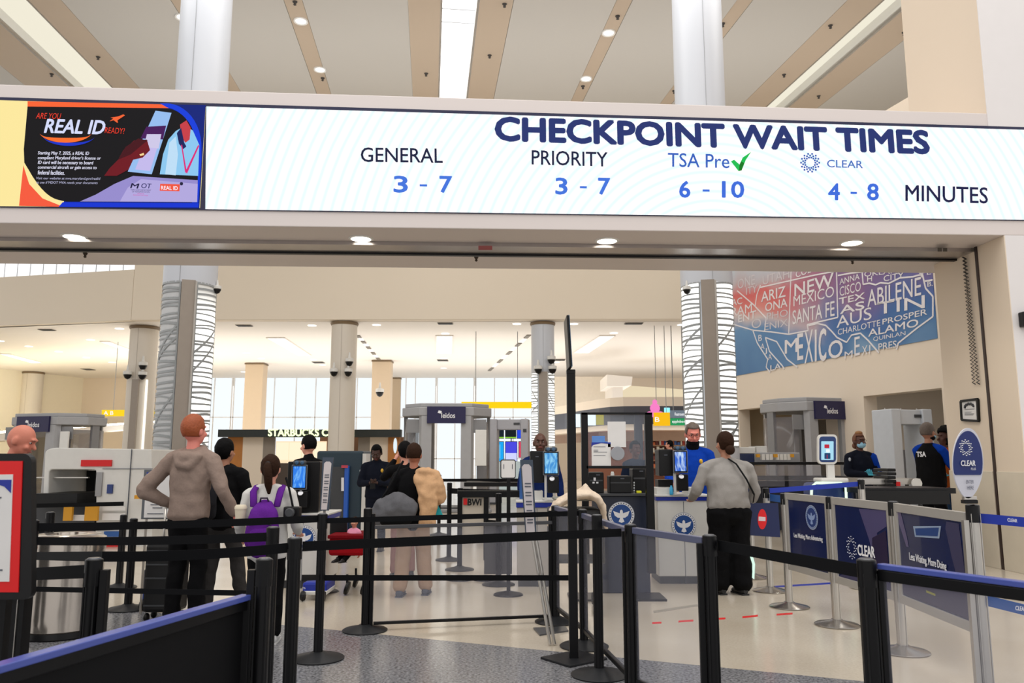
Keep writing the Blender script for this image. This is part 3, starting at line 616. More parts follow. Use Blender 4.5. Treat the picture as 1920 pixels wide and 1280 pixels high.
for pl_ in [[(280, 195), (620, 118), (760, 92)], [(475, 95), (460, 485)], [(757, 100), (765, 380), (575, 425), (582, 462), (460, 485), (350, 470), (240, 460), (105, 420)], [(765, 120), (850, 105), (915, 98)], [(915, 85), (922, 175), (960, 168), (1000, 178), (1030, 165), (1080, 170), (1150, 135), (1230, 128), (1290, 112), (1310, 200), (1355, 250), (1355, 375), (1250, 452), (1140, 540), (1130, 580)],
            [(582, 432), (640, 418), (690, 430), (730, 470), (760, 505), (820, 535), (850, 490), (905, 478), (950, 520), (1020, 600)], [(235, 455), (265, 540), (330, 640), (320, 690), (345, 722)], [(315, 505), (340, 590), (420, 680), (432, 700)], [(315, 505), (385, 530), (450, 640), (515, 690)], [(140, 215), (240, 300), (320, 385), (310, 465)], [(285, 180), (262, 240), (252, 312)], [(1262, 85), (1290, 130)], [(1305, 155), (1352, 148)]]:
    for a, c in zip(pl_, pl_[1:]): b.bar(mc(*a), mc(*c), .012, .035, up=wn.cross((mc(*c)-mc(*a)).normalized()))
b.obj('border_lines', mw, mur, world=True)
# ================================================================ COLUMNS
shaft_m = mat('column_white', (194, 198, 206), .4, noise=.02, scale=.6); cream_m = mat('column_cream', (212, 204, 192), .5, noise=.02); fin_m = mat('column_fin', (150, 140, 130), .5)
lat_m = mat('lattice_grey', (150, 154, 156), .45)
def column_glow(z0, z1, lo, hi, es):
    m = bpy.data.materials.new('column_glow'); m.use_nodes = True; nt = m.node_tree; b_ = nt.nodes['Principled BSDF']; L = nt.links
    g_ = nt.nodes.new('ShaderNodeNewGeometry'); sep = nt.nodes.new('ShaderNodeSeparateXYZ'); L.new(g_.outputs['Position'], sep.inputs[0])
    n = nt.nodes.new('ShaderNodeMapRange'); L.new(sep.outputs[2], n.inputs[0]); n.inputs[1].default_value = z0; n.inputs[2].default_value = z1
    r = nt.nodes.new('ShaderNodeValToRGB'); L.new(n.outputs[0], r.inputs[0]); cr = r.color_ramp
    while len(cr.elements) < 4: cr.elements.new(.5)
    for el, (p, v) in zip(cr.elements, ((0, lo), (.25, hi), (.8, hi), (1, lo))): el.position = p; el.color = (v, v, v*.96, 1)
    L.new(r.outputs[0], b_.inputs['Emission Color']); b_.inputs['Emission Strength'].default_value = es; b_.inputs['Base Color'].default_value = (.7, .7, .68, 1); return m
def big_column(pxc, Y, r, label, z0, z1, finoff, finw, lit, seed, ztop_=20, gl=(.6, 1.3)):
    x = WX(pxc, Y, 4.5); t = thing('round_column', label, 'column', (x, Y, 0), 0, 'tall round columns')
    M().lathe([(r, 0), (r, z0)], 40).obj('base_cladding', shaft_m, t, smooth='auto')
    M().lathe([(r*1.0, z1), (r*.99, ztop_)], 40).obj('shaft', shaft_m, t, smooth='auto')
    M().box((-.0, -r-.003, (z1+ztop_)/2), (.006, .01, ztop_-z1)).obj('panel_joint', mat('joint_grey', (150, 152, 156), .6), t)
    cen = -pi/2-math.atan2(x, Y)            # direction facing the camera side of the room
    fa = finw/2/r
    M().lathe([(r*.9, z0), (r*.9, z1)], 30).obj('core', shaft_m, t, smooth='auto')
    rn = random.Random(seed)
    for side, on in ((-1, lit[0]), (1, lit[1])):
        a0, a1 = (cen-1.75, cen+finoff-fa-.06) if side < 0 else (cen+finoff+fa+.06, cen+1.75)
        M().lathe([(r*.97, z0), (r*.97, z1)], 18, a0=a0, a1=a1).obj('light_panel', column_glow(z0, z1, gl[0] if on else 0, gl[1], 1.0) if on else mat('unlit_panel', (196, 198, 200), .5), t, smooth=True)
        b = M(); n = int((z1-z0)/.098)
        for k in range(n+1):
            za = z0+(z1-z0)*k/n+rn.uniform(-.02, .02); tilt = rn.uniform(-.045, .045); bow = rn.uniform(-.02, .03); w0 = rn.uniform(.012, .024)
            g = []
            for i in range(13):
                u = i/12; a = a0+(a1-a0)*u; zz = min(z1, max(z0, za+tilt*(u-.5)+bow*sin(pi*u)))
                g.append([V3((r*1.0*cos(a), r*1.0*sin(a), zz-w0)), V3((r*1.0*cos(a), r*1.0*sin(a), zz+w0))])
            b.sheet(g)
        for k in range(int((z1-z0)*1.1)):
            zc = rn.uniform(z0+.2, z1-.3); sg = rn.choice((-1, 1)); hh = rn.uniform(.4, .9); ua, ub = 0, 1; g = []
            for i in range(11):
                u = i/10; a = a0+(a1-a0)*u; zz = zc+sg*hh*(u-.5); zz = min(z1, max(z0, zz)); g.append([V3((r*1.004*cos(a), r*1.004*sin(a), zz-.028)), V3((r*1.004*cos(a), r*1.004*sin(a), zz+.028))])
            b.sheet(g)
        for a in (a0, a1-.0):
            b.sheet([[V3((r*1.01*cos(a+da), r*1.01*sin(a+da), zz)) for zz in (z0, z1)] for da in (-.03, .03)])
        b.obj('lattice', lat_m, t)
    fc = cen+finoff; d = V3((cos(fc), sin(fc), 0)); s_ = V3((-sin(fc), cos(fc), 0))
    p = [d*(r*.9)+s_*(finw/2), d*(r+.1)+s_*(finw/2), d*(r+.1)-s_*(finw/2), d*(r*.9)-s_*(finw/2)]
    M().prism([V3((q.x, q.y, 0.02)) for q in p], (0, 0, z1-.0)).obj('fin', fin_m, t)
    M().prism([V3((q.x, q.y, .3)) for q in [d*(r+.1)+s_*(finw/2+.03), d*(r+.12)+s_*(finw/2+.03), d*(r+.12)+s_*(finw/2), d*(r+.1)+s_*(finw/2)]], (0, 0, z1-.3)).obj('fin_edge', SATIN, t)
    return t
YC = 15.0; rC = .49
zt_ = WZ(538, YC); zb_ = WZ(838, YC)
big_column(1325, YC, rC, 'tall round column at right with brightly lit lattice cladding', zb_, zt_, .04, .24, (1, 1), 3, gl=(1.1, 1.25))
big_column(356, YC, rC, 'tall round column at left with half lit lattice cladding', WZ(888, YC), zt_, -.05, .24, (0, 1), 5, gl=(.0, 1.3))
def mid_column(pxa, pxb, pyt, label, lit, sq=False, m_=cream_m, neck=False):
    Y = low((pxa+pxb)/2, pyt).y; x = WX((pxa+pxb)/2, Y, ZL-.3); r = (pxb-pxa)/2/F*Y
    if lit:
        t = big_column((pxa+pxb)/2, Y, r, label, .2, WZ(700, Y), .0, .34, (1, 1), 9, ZL+.1, gl=(.8, 1.25))
        t['group'] = 'columns under the low ceiling'
    else:
        t = thing('round_column' if not sq else 'square_column', label, 'column', (x, Y, 0), 0, 'columns under the low ceiling')
        if sq: M().box((0, 0, ZL/2), (2*r, 2*r*.8, ZL)).obj('shaft', m_, t, bevel=.03)
        else: M().lathe([(r, 0), (r, ZL)], 32).obj('shaft', m_, t, smooth='auto')
        if not sq: M().box((0, -r-.002, ZL/2), (.008, .01, ZL)).obj('panel_joint', fin_m, t)
    if not sq: M().lathe([(r+.02, ZL-.14), (r+.05, ZL-.06), (r+.02, ZL-.02)], 30).obj('collar', mat('collar_bronze', (120, 100, 74), .5), t, smooth='auto')
    else: M().box((0, 0, ZL-.06), (2*r+.06, 1.6*r+.06, .08)).obj('collar', mat('collar_bronze', (120, 100, 74), .5), t)
    return t, Y, r, x
tanc = mat('column_tan', (204, 184, 158), .55, noise=.02)
mids = [mid_column(246, 296, 612, 'cream round column with camera domes left of the half lit column', False), mid_column(622, 670, 604, 'cream round column with camera domes in the middle of the low hall', False), mid_column(996, 1040, 604, 'round column with glowing lattice cladding left of the tall black pole', True)]
t, Y, r, x = mids[0]; M().box((.05, -r-.04, 2.2), (.26, .1, 4.4)).obj('fin', fin_m, t); M().box((.42, -r*.8, 2.2), (.05, .1, 4.4)).obj('light_strip', emi((250, 244, 230), 1.5), t)
for a in [(464, 498, 681, 'tan square column behind and left of the middle round column'), (553, 583, 711, 'tan square column far behind, second from the middle round column'), (700, 735, 676, 'tan square column just right of the middle round column'), (735, 752, 708, 'narrow tan square column far behind the camera column')]: mid_column(*a, False, True, tanc)
mid_column(44, 80, 697, 'cream round column near the left frame edge under the low ceiling', False)
def dome(px, py, Y, label, grp='security camera domes'):
    s_ = Y/30; t = thing('dome_camera', label, 'security camera', P(px, py, Y), 0, grp); t.scale = (s_,)*3
    M().lathe([(.1, .02), (.16, .05), (.16, .16), (.05, .2), (.03, .4)], 16).obj('housing', PLAS, t, smooth='auto'); M().lathe([(.01, -.14), (.09, -.1), (.14, 0), (.15, .03)], 16).obj('dome', BKP, t, smooth=True)
for (t_, Y_, r_, x_), pts, wh in zip(mids, ([(239, 704), (268, 687), (267, 705)], [(626, 699), (655, 680), (653, 699)], [(1009, 694), (1034, 676), (1036, 694)]), ('left cream', 'middle cream', 'glowing lattice')):
    for (px, py), k in zip(pts, ('lower left', 'upper right', 'lower right')): dome(px, py, Y_-r_-.15, '%s of three dark camera domes on the %s column' % (k, wh))
dome(712, 737, mids[1][1]+7, 'white camera dome on the tan square column right of the middle one')
dome(1288, 545, YC-.3, 'dark camera dome at the upper left of the lit right column'); dome(407, 544, YC, 'dark camera dome at the upper right of the half lit left column')
# ================================================================ SCANNERS
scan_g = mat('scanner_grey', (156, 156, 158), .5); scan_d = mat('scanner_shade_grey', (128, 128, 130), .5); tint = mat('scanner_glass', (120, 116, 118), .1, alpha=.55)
def bodyscanner(pxc, Y, yaw, W, H, D, label, s=1.):
    t = thing('body_scanner', label, 'body scanner', (WX(pxc, Y, 1.5), Y, 0), yaw, 'booth body scanners')
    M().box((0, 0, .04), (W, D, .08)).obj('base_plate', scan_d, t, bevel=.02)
    dw = W*.32           # half opening incl. door frame
    top = [(-W/2, -D*.2), (-W*.30, -D/2), (W*.30, -D/2), (W/2, -D*.2), (W/2, D*.2), (W*.3, D/2), (-W*.3, D/2), (-W/2, D*.2)]
    M().prism([(x, y, H-.32) for x, y in top], (0, 0, .22)).prism([(x*.94, y*.94, H-.1) for x, y in top], (0, 0, .1)).obj('canopy', scan_g, t, bevel=.02)
    for sx in (-1, 1):
        for sy in (-1, 1):
            M().prism([(sx*W*.16, sy*D*.5, .08), (sx*W*.27, sy*D*.5, .08), (sx*W*.3, sy*D*.42, .08), (sx*W*.2, sy*D*.38, .08)], (0, 0, H-.4)).obj('pillar', scan_g, t)
        g = []
        for i in range(9):
            a = -1.0+2.0*i/8; g.append([V3((sx*(W*.18+W*.3*cos(a)), D*.44*sin(a), .15)), V3((sx*(W*.18+W*.3*cos(a)), D*.44*sin(a), H-.45))])
        M().sheet(g).obj('curved_panel', tint, t, smooth=True, solid=.02)
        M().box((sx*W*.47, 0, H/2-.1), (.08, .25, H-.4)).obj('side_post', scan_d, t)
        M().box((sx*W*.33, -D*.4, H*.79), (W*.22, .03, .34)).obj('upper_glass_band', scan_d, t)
    M().box((0, 0, .1), (W*.4, D*.6, .02)).obj('foot_mat', DGR, t)
    hw = W*.21
    M().box((0, -D/2-.03, H-.3), (hw*2, .06, .42)).obj('header_sign', mat('scanner_navy', (24, 20, 66), .45), t)
    T = t; mw_ = wmat(T)
    f = lambda x, z: mw_ @ V3((x, -D/2-.065, z))
    text('leidos', f(-hw*.25, H-.38), f(hw*.45, H-.38), f(-hw*.25, H-.25), WINK, t, 'lettering', .012)
    M().prism([(-hw*.45, -D/2-.068, H-.25), (-hw*.28, -D/2-.068, H-.27), (-hw*.24, -D/2-.068, H-.21), (-hw*.3, -D/2-.068, H-.2), (-hw*.4, -D/2-.068, H-.19)], (0, .004, 0)).obj('swoosh_mark', WINK, t)
    M().box((W*.38, -D*.46, 1.6), (.28, .05, .9)).obj('notice_panel', PLAS, t, bevel=.01)
    return t
bodyscanner(838, 21, R(3), 2.3, 2.72, 1.7, 'grey booth body scanner with navy header in the middle of the hall')
bodyscanner(1512, 19.5, R(17), 2.0, 2.75, 1.8, 'grey booth body scanner with navy header in front of the right recess')
bodyscanner(108, 22.5, R(-16), 2.6, 2.55, 1.7, 'grey booth body scanner with navy header at far left behind the white machine')
def arch(pxc, Y, yaw, W, H, D, label, m_):
    t = thing('metal_detector', label, 'metal detector', (WX(pxc, Y, 1.5), Y, 0), yaw, 'walk-through metal detectors')
    for sx in (-1, 1):
        M().box((sx*(W/2-.11), 0, H/2), (.22, D, H)).obj('side_panel', m_, t, bevel=.02); M().box((sx*(W/2-.11), 0, .03), (.3, D+.1, .06)).obj('foot', DGR, t)
    M().box((0, 0, H-.16), (W-.44, D*.8, .3)).obj('crossbar', m_, t, bevel=.015)
    M().box((W*.2, -D*.4-.01, H-.14), (.18, .02, .06)).box((W/2-.1, -D/2-.01, H-.34), (.1, .02, .09)).obj('display', DGR, t)
    for x, y in ((-W/2+.1, 0), (0, 0), (W/2-.1, 0)): M().lathe([(.02, 0), (.02, .03)], 8, c=(x, y, H)).obj('screw', SIL, t)
    return t
wm = mat('detector_white', (196, 202, 210), .45)
arch(1695, 16.5, R(12), .95, WZ(768, 16.5), .62, 'pale blue-white metal detector arch in the right recess', wm)
arch(956, 24, R(-6), 1.15, WZ(786, 24), .6, 'grey metal detector arch framing the blue screens left of the pole', mat('detector_grey', (168, 168, 174), .45))
# ================================================================ HANGING SIGNS, SHOPS, SCREENS (background)
def hsign(x0, y0, x1, y1, Y, rgb, name, label, txt=None, tc=(255, 255, 255), hang=True, es=1.0, th=.12):
    a, b_ = P(x0, y1, Y), P(x1, y0, Y); cx = (a.x+b_.x)/2; t = thing(name, label, 'sign', (cx, Y, a.z))
    M().box((0, th/2, (b_.z-a.z)/2), (b_.x-a.x, th, b_.z-a.z)).obj('panel', emi(rgb, es), t, bevel=.01)
    if hang:
        for k in (-.3, .3): M().cyl(((b_.x-a.x)*k, th/2, b_.z-a.z), ((b_.x-a.x)*k, th/2, ZL-a.z+.04), .015, 6).obj('hanger', GRY, t)
    if txt:
        for s_, u0, v0, u1, h in txt:
            W_, H_ = b_.x-a.x, b_.z-a.z; q_ = lambda u, v: V3((a.x+W_*u, Y, a.z+H_*v))
            text(s_, q_(u0, v0), q_(u1, v0), q_(u0, v0+h), emi(tc, 1), t, 'lettering', .01)
    return t
hsign(865, 753, 997, 765, 33, (255, 214, 10), 'yellow_sign', 'long yellow hanging sign behind the middle body scanner')
hsign(190, 768, 292, 780, 36, (255, 216, 30), 'yellow_sign', 'long yellow hanging sign above the white machine at left', [('A B', .04, .2, .22, .6)])
gs_ = hsign(1226, 773, 1256, 798, 31.5, (250, 190, 20), 'gate_sign', 'square yellow hanging sign beside the lit right column', [('B', .08, .3, .35, .35)])
hsign(1257, 769, 1290, 783, 31.5, (110, 120, 130), 'shop_sign', 'small grey hanging sign above the green one', [('Restrooms', .25, .3, .85, .4)])
hsign(1257, 784, 1290, 797, 31.5, (40, 150, 90), 'shop_sign', 'small green hanging sign right of the square yellow one', [('applebees', .1, .25, .9, .5)])
# coffee shop
YS = 33.
def bx(x0, y0, x1, y1, Y, d, z1=None):   # box spanning image rectangle at depth Y going back d; y1 None -> floor
    a = P(x0, y0, Y); b_ = P(x1, y0, Y); zb2 = WZ(y1, Y) if y1 is not None else 0
    return ((a.x+b_.x)/2, Y+d/2, (a.z+zb2)/2), (b_.x-a.x, d, a.z-zb2)
def wbox(nm, m_, t, *a, bevel=0.):
    c, d = bx(*a); return M().box(c, d).obj(nm, m_, t, world=True, bevel=bevel)
cs = thing('coffee_shop', 'coffee shop kiosk with black fascia and glowing green-white letters reading STARBUCKS COFFEE', 'shop', (WX(570, YS), YS, 0))
wbox('fascia', mat('fascia_black', (22, 30, 28), .5), cs, 409, 805, 752, 819, YS, .4)
text('STARBUCKS COFFEE', P(503, 817, YS-.05), P(664, 817, YS-.05), P(503, 804, YS-.05), emi((236, 250, 190), 1.6), cs, 'lettering', .05)
wbox('wood_panel', mat('shop_wood', (176, 112, 42), .5, noise=.2, scale=3), cs, 427, 819, 456, None, YS+.6, .1)
wbox('cream_panel', CRM, cs, 456, 819, 494, None, YS+.6, .1); wbox('grey_panel', mat('shop_grey', (140, 130, 118), .6), cs, 494, 819, 516, None, YS+.6, .1)
wbox('lit_menu', emi((252, 222, 184), 1.1), cs, 518, 827, 612, 868, YS+1.5, .1); wbox('back_wall', mat('shop_brown', (120, 84, 56), .6), cs, 600, 819, 760, None, YS+1.8, .1)
wbox('counter', mat('shop_counter', (70, 56, 46), .5), cs, 500, 868, 700, None, YS+.5, .6)
for x0, x1 in ((519, 541), (543, 565), (567, 588), (590, 611)): wbox('menu_board', emi((255, 232, 200), 1.15), cs, x0, 829, x1, 862, YS+1.4, .05)
wbox('cream_panel', CRM, cs, 694, 813, 728, None, YS+.6, .1); wbox('wood_door', mat('shop_wood', (176, 112, 42)), cs, 728, 812, 750, None, YS+.5, .1)
wbox('grey_panel', mat('shop_grey', (140, 130, 118)), cs, 672, 815, 694, None, YS+.6, .1); M().ball((0, 0, 0), (.08, .03, .32), 14, 8).obj('oval_window', emi((230, 245, 250), 1), cs).location = P(741, 835, YS+.45)-cs.location
# right shops: curved cream fascia, dark band, shelves
YR = 33.2
rsx = thing('retail_shop', 'shop front with cream curved fascia and dark band behind the glass booth', 'shop', (WX(1180, YR), YR, 0))
def fas(pts, z0, z1, m_, nm, d=.5):
    b = M(); n = len(pts)
    g0 = [V3((WX(px, Y, 3), Y, z0)) for px, Y in pts]; g1 = [V3((p.x, p.y, z1)) for p in g0]; b.sheet([g0, g1]); return b.obj(nm, m_, rsx, world=True, solid=.06)
cur = [(1035, 40), (1060, 38.5), (1095, 36), (1125, 34.4), (1145, 33.6), (1170, 33.1), (1200, 33), (1310, 33)]
fas(cur, WZ(761, 33), WZ(744, 33), CRM, 'upper_fascia'); fas(cur, WZ(795, 33), WZ(761, 33), mat('shop_band_dark', (62, 64, 74), .4), 'dark_band')
fas([(px, Y+.4) for px, Y in cur], WZ(806, 33), WZ(795, 33), CRM, 'lower_fascia'); fas([(px, Y+1.5) for px, Y in cur], WZ(825, 33), WZ(806, 33), mat('shop_dim', (170, 140, 120), .5), 'soffit_panel')
g0 = [V3((WX(px, Y, 3), Y, WZ(745, 33))) for px, Y in cur]
for x0, y0, x1, y1, c, es in ((1079, 776, 1088, 800, (220, 245, 255), 1.3), (1102, 777, 1117, 797, (235, 250, 255), 1.3), (1118, 777, 1132, 796, (200, 190, 90), .8)): wbox('lit_menu', emi(c, es), rsx, x0, y0, x1, y1, 31.8, .08)
wbox('back_wall', mat('shop_warm', (150, 96, 74), .6), rsx, 1090, 806, 1310, None, 36, .1)
wbox('blue_poster', emi((60, 130, 210), .8), rsx, 1110, 817, 1145, 830, 35.5, .05)
wbox('dark_pillar', mat('shop_pillar', (52, 58, 72), .5), rsx, 1190, 772, 1204, None, 32.4, .3)
rnd = random.Random(4)
shelf = thing('shop_shelf', 'lit shop shelf crowded with small goods left of the bearded officer', 'shelf', (WX(1255, 35), 35.0, 0))
for k in range(6): wbox('shelf_board', mat('shelf_wood', (170, 130, 100), .5), shelf, 1222, 806+k*14, 1284, 808+k*14, 34.8, .4)
wbox('back_panel', mat('shelf_back', (120, 66, 50), .6), shelf, 1222, 803, 1284, 890, 35.3, .05)
for k in range(5):
    x = 1224; gi = 0
    while x < 1281:
        w_ = rnd.uniform(2.5, 5); h = rnd.uniform(5, 11); c = rnd.choice([(220, 120, 70), (230, 190, 120), (70, 110, 180), (200, 70, 60), (230, 225, 210), (120, 60, 50)])
        o = wbox('goods_box', mat('goods_%d' % c[0], c, .5), None, x, 820+k*14-h, x+w_, 820+k*14, 34.85, .2); o['kind'] = 'thing'
        gi = gi+1; tag(o, 'small %s item on the lit shop shelf, row %s, %s from left' % ({220: 'orange', 230: 'pale', 70: 'blue', 200: 'red', 120: 'brown'}[c[0]], _ord[k], _ord[gi-1]), 'product', 'goods on the lit shop shelf'); x += w_+rnd.uniform(.5, 2)
# pink flower-like shop emblem
o = M().ball((0, 0, 0), (.2, .07, .2), 10, 6).ball((-.2, 0, -.25), (.16, .05, .13), 10, 6).ball((.2, 0, -.25), (.16, .05, .13), 10, 6).ball((0, 0, .24), (.1, .05, .1), 10, 6).ball((0, 0, -.2), (.1, .05, .3), 8, 6).obj('pink_emblem', emi((250, 130, 200), 1), loc=P(1228, 765, 31.55)); o.parent = gs_; o.location = o.location-gs_.location
o = wbox('lit_topper', emi((150, 235, 250), 1.2), gs_, 1246, 764, 1256, 773, 31.55, .1)
# cream soffits at right beyond the low ceiling
st(M().box(*bx(1040, 706, 1140, 790, 42, .6)).obj('wall_soffit', mat('soffit_cream', (216, 206, 190), .7)))
st(M().prism([P(1138, 702, 38), P(1186, 706, 38), P(1184, 722, 38), P(1168, 724, 38), P(1138, 724, 38)], (0, 3, 0)).obj('wall_soffit_box', CRM2))
st(M().prism([P(1148, 724, 38.5), P(1168, 724, 38.5), P(1168, 747, 38.5), P(1148, 747, 38.5)], (0, 3, 0)).obj('wall_soffit_post', CRM2))
st(M().prism([P(1168, 722, 43), P(1300, 731, 43), P(1300, 748, 43), P(1168, 748, 43)], (0, 1, 0)).obj('wall_soffit_lit', emi((250, 232, 196), .85)))
# screens behind centre arch
for i, (x0, y0, x1, y1, c, lab) in enumerate([(925, 802, 945, 822, (16, 30, 40), 'dark screen, top left'), (947, 802, 968, 822, (14, 24, 30), 'dark screen, top middle'), (969, 801, 986, 822, (30, 70, 220), 'royal blue screen, top right'), (925, 827, 945, 865, (20, 160, 235), 'sky blue screen, lower left'), (947, 827, 970, 865, (70, 70, 215), 'violet blue screen, lower middle'), (972, 827, 986, 858, (210, 60, 90), 'red and navy screen, lower right')]):
    t = thing('display_screen', lab+' of the six inside the grey arch', 'display screen', (WX((x0+x1)/2, 31), 31, WZ(y1, 31)), 0, 'screens inside the grey arch')
    wbox('housing', BKP, t, x0, y0, x1, y1, 31, .1); wbox('picture', emi(c, 1.1), t, x0+1, y0+1, x1-1, y1-1, 30.96, .04)
    if i > 2: wbox('stand', DGR, t, (x0+x1)/2-1, y1, (x0+x1)/2+1, None, 31.05, .1); wbox('mount', DGR, t, (x0+x1)/2-1, 822, (x0+x1)/2+1, y0, 31.05, .05)
    if i == 4: wbox('picture', emi((200, 205, 250), 1.1), t, x0+1, y1-16, x1-1, y1-1, 30.93, .02)
    if i == 3: wbox('graphic_line', emi((150, 230, 250), 1), t, x0+12, y0+6, x0+13, y1-6, 30.93, .02)
    if i < 2: wbox('green_line', emi((140, 210, 60), 1), t, x0, y1-3, x1, y1-1, 30.93, .02)
o = wbox('lit_counter', mat('counter_pale', (205, 225, 232), .4), None, 925, 865, 990, None, 30.2, .3); tag(o, 'pale lit counter edge below the blue screens', 'counter')
# door and high counter in the right recess
t = thing('recess_door', 'pale blue door panel standing open in the right recess', 'door', (WX(1412, 22), 22.8, 0)); wbox('frame', DGR, t, 1400, 811, 1424, None, 24.6, .08); wbox('leaf', mat('pale_blue_door', (120, 160, 176), .5), t, 1408, 813, 1423, None, 24.5, .06)
o = wbox('grey_cabinet', mat('cabinet_grey', (96, 94, 96), .5), None, 1668, 843, 1716, None, 17.6, .4, bevel=.01); tag(o, 'plain dark grey cabinet seen through the metal detector arch', 'cabinet')
o = wbox('tall_cabinet', DGR, None, 1585, 813, 1598, None, 20.5, .4, bevel=.01); tag(o, 'narrow dark cabinet at the pillar beside the masked officer', 'cabinet')
# ================================================================ MACHINES
t = thing('xray_machine', 'large white x-ray baggage machine with a red label at left', 'x-ray machine', (WX(190, 12.5), 12.5, 0))
a = lambda x, y, Y=12.5: P(x, y, Y)
pts = [a(80, 940), a(84, 850)]+[a(84+16*(1-cos(x)), 840+10-10*sin(x)) for x in (.4, .8, 1.2)]+[a(105, 839), a(284, 842), a(287, 985), a(180, 985), a(180, 882), a(175, 880), a(96, 880), a(92, 884), a(90, 940)]
M().prism(pts, (0, 1.3, 0)).obj('housing', PLAS, t, world=True, bevel=.015)
wbox('tunnel_back', BKP, t, 92, 882, 180, 935, 13.6, .05); wbox('red_label', RED, t, 152, 862, 209, 874, 12.47, .03); wbox('logo', mat('seal_blue', (40, 60, 120), .5), t, 201, 908, 211, 925, 12.47, .03)
wbox('panel_seam', INK, t, 192, 878, 286, 879, 12.48, .02); wbox('panel_seam', INK, t, 246, 842, 247, 985, 12.48, .02); wbox('control_strip', GRY, t, 181, 885, 192, 930, 12.47, .03)
wbox('screen', emi((190, 190, 160), .8), t, 95, 890, 110, 911, 12.8, .05); wbox('roller_bed', BKP, t, 60, 925, 145, 945, 12.3, .9); wbox('lower_cabinet', DGR, t, 60, 945, 180, None, 12.6, .8)
wbox('white_cabinet', PLAS, t, 180, 985, 286, None, 12.6, .8); wbox('red_panel', RED, t, 191, 1020, 231, 1033, 12.55, .05); wbox('blue_panel', mat('blue_print_light', (40, 90, 160), .5), t, 195, 996, 232, 1006, 12.55, .05)
wbox('rail', SIL, t, 60, 894, 165, 896, 12.6, .05)
for x in (120, 160): wbox('yellow_block', mat('amber_plastic', (206, 146, 24), .5), t, x, 945, x+ (16 if x < 130 else 24), 976, 12.3, .05)
wbox('yellow_block', mat('amber_plastic', (206, 146, 24)), t, 252, 928, 268, 935, 12.3, .1)
for x0, x1, y0, y1 in ((133, 176, 965, 976), (192, 235, 950, 957), (192, 235, 962, 975)): wbox('white_panel', PAPER, t, x0, y0, x1, y1, 12.4, .02)
t = thing('teal_cabinet', 'tall dark teal screening cabinet behind the left screen kiosk', 'cabinet', (WX(640, 14), 14, 0))
wbox('housing', TEAL, t, 594, 845, 682, None, 14, .9, bevel=.04); wbox('blue_stripe', mat('blue_stripe', (30, 90, 190), .4), t, 646, 873, 654, None, 13.9, .1, bevel=.01)
wbox('white_column', PLAS, t, 680, 850, 687, None, 13.95, .4); wbox('dark_panel', DGR, t, 622, 875, 646, None, 13.93, .07); wbox('cap', mat('cap_red', (190, 60, 80), .4), t, 640, 872, 652, 877, 13.88, .05)
M().prism([P(640, 895, 13.9), P(645, 895, 13.9), P(645, 920, 13.9), P(640, 920, 13.9)], (0, -.01, 0)).obj('printed_lines', WINK, t, world=True)
# equipment behind the clear panels at right
t = thing('screening_counter', 'row of navy and grey screening equipment behind the woman in grey', 'counter', (WX(1450, 15), 15, 0))
wbox('navy_cabinet', mat('navy_cabinet', (16, 36, 80), .4), t, 1380, 850, 1414, None, 15, .8, bevel=.02); wbox('grey_cabinet', GRY, t, 1414, 848, 1500, 868, 15, .8, bevel=.02)
wbox('white_printer', PLAS, t, 1384, 838, 1416, 850, 15, .5, bevel=.01); wbox('white_printer', PLAS, t, 1418, 836, 1438, 850, 15.1, .5, bevel=.01); wbox('black_shelf', BKP, t, 1400, 866, 1600, 871, 14.8, .8)
wbox('lower_shelf', DGR, t, 1414, 893, 1600, 900, 14.9, .8); wbox('dark_base', mat('dark_base', (40, 44, 56), .5), t, 1414, 902, 1600, None, 15.4, .4)
for x in (1428, 1436, 1443, 1455, 1462, 1469, 1476): wbox('tray', PLAS, t, x, 851, x+6, 862, 14.75, .1)
for x in (1419, 1452, 1483): wbox('amber_lamp', mat('amber_plastic', (206, 146, 24)), t, x, 851, x+6, 857, 14.7, .08)
for x0, x1 in ((1408, 1470), (1478, 1540)):
    o = wbox('clear_guard', GLS, t, x0, 873, x1, 912, 14.7, .02)
t = thing('black_table', 'low black bag table with grey rollers in front of the metal detector', 'table', (WX(1690, 10), 10, 0))
wbox('table_top', BKP, t, 1618, 915, 1792, 925, 9.9, .8); wbox('skirt', BKP, t, 1620, 920, 1780, 945, 9.85, .05); wbox('roller_bed', SIL, t, 1608, 897, 1726, 908, 10.9, .6)
for x in (1606, 1640, 1672, 1700, 1722): wbox('leg', DGR, t, x, 905, x+4, None, 11.0, .05)
wbox('red_button', RED, t, 1680, 903, 1688, 912, 10.85, .05)
M().lathe([(.07, 0), (.07, .02)], 16, T=Matrix.Translation(P(1718, 906, 10.85)) @ Matrix.Rotation(pi/2, 4, 'X')).obj('dial', PLAS, t, world=True)
t2 = thing('tray_stack', 'black stack of bins standing beside the bag table', 'bin', (WX(1672, 10.8), 10.9, 0)); 
for k in range(7): wbox('bin', BKP, t2, 1665-k % 2, 878+k*7, 1680+k % 2, 884+k*7, 10.8, .45, bevel=.01)
wbox('stand', BKP, t2, 1667, 927, 1678, None, 10.85, .35)
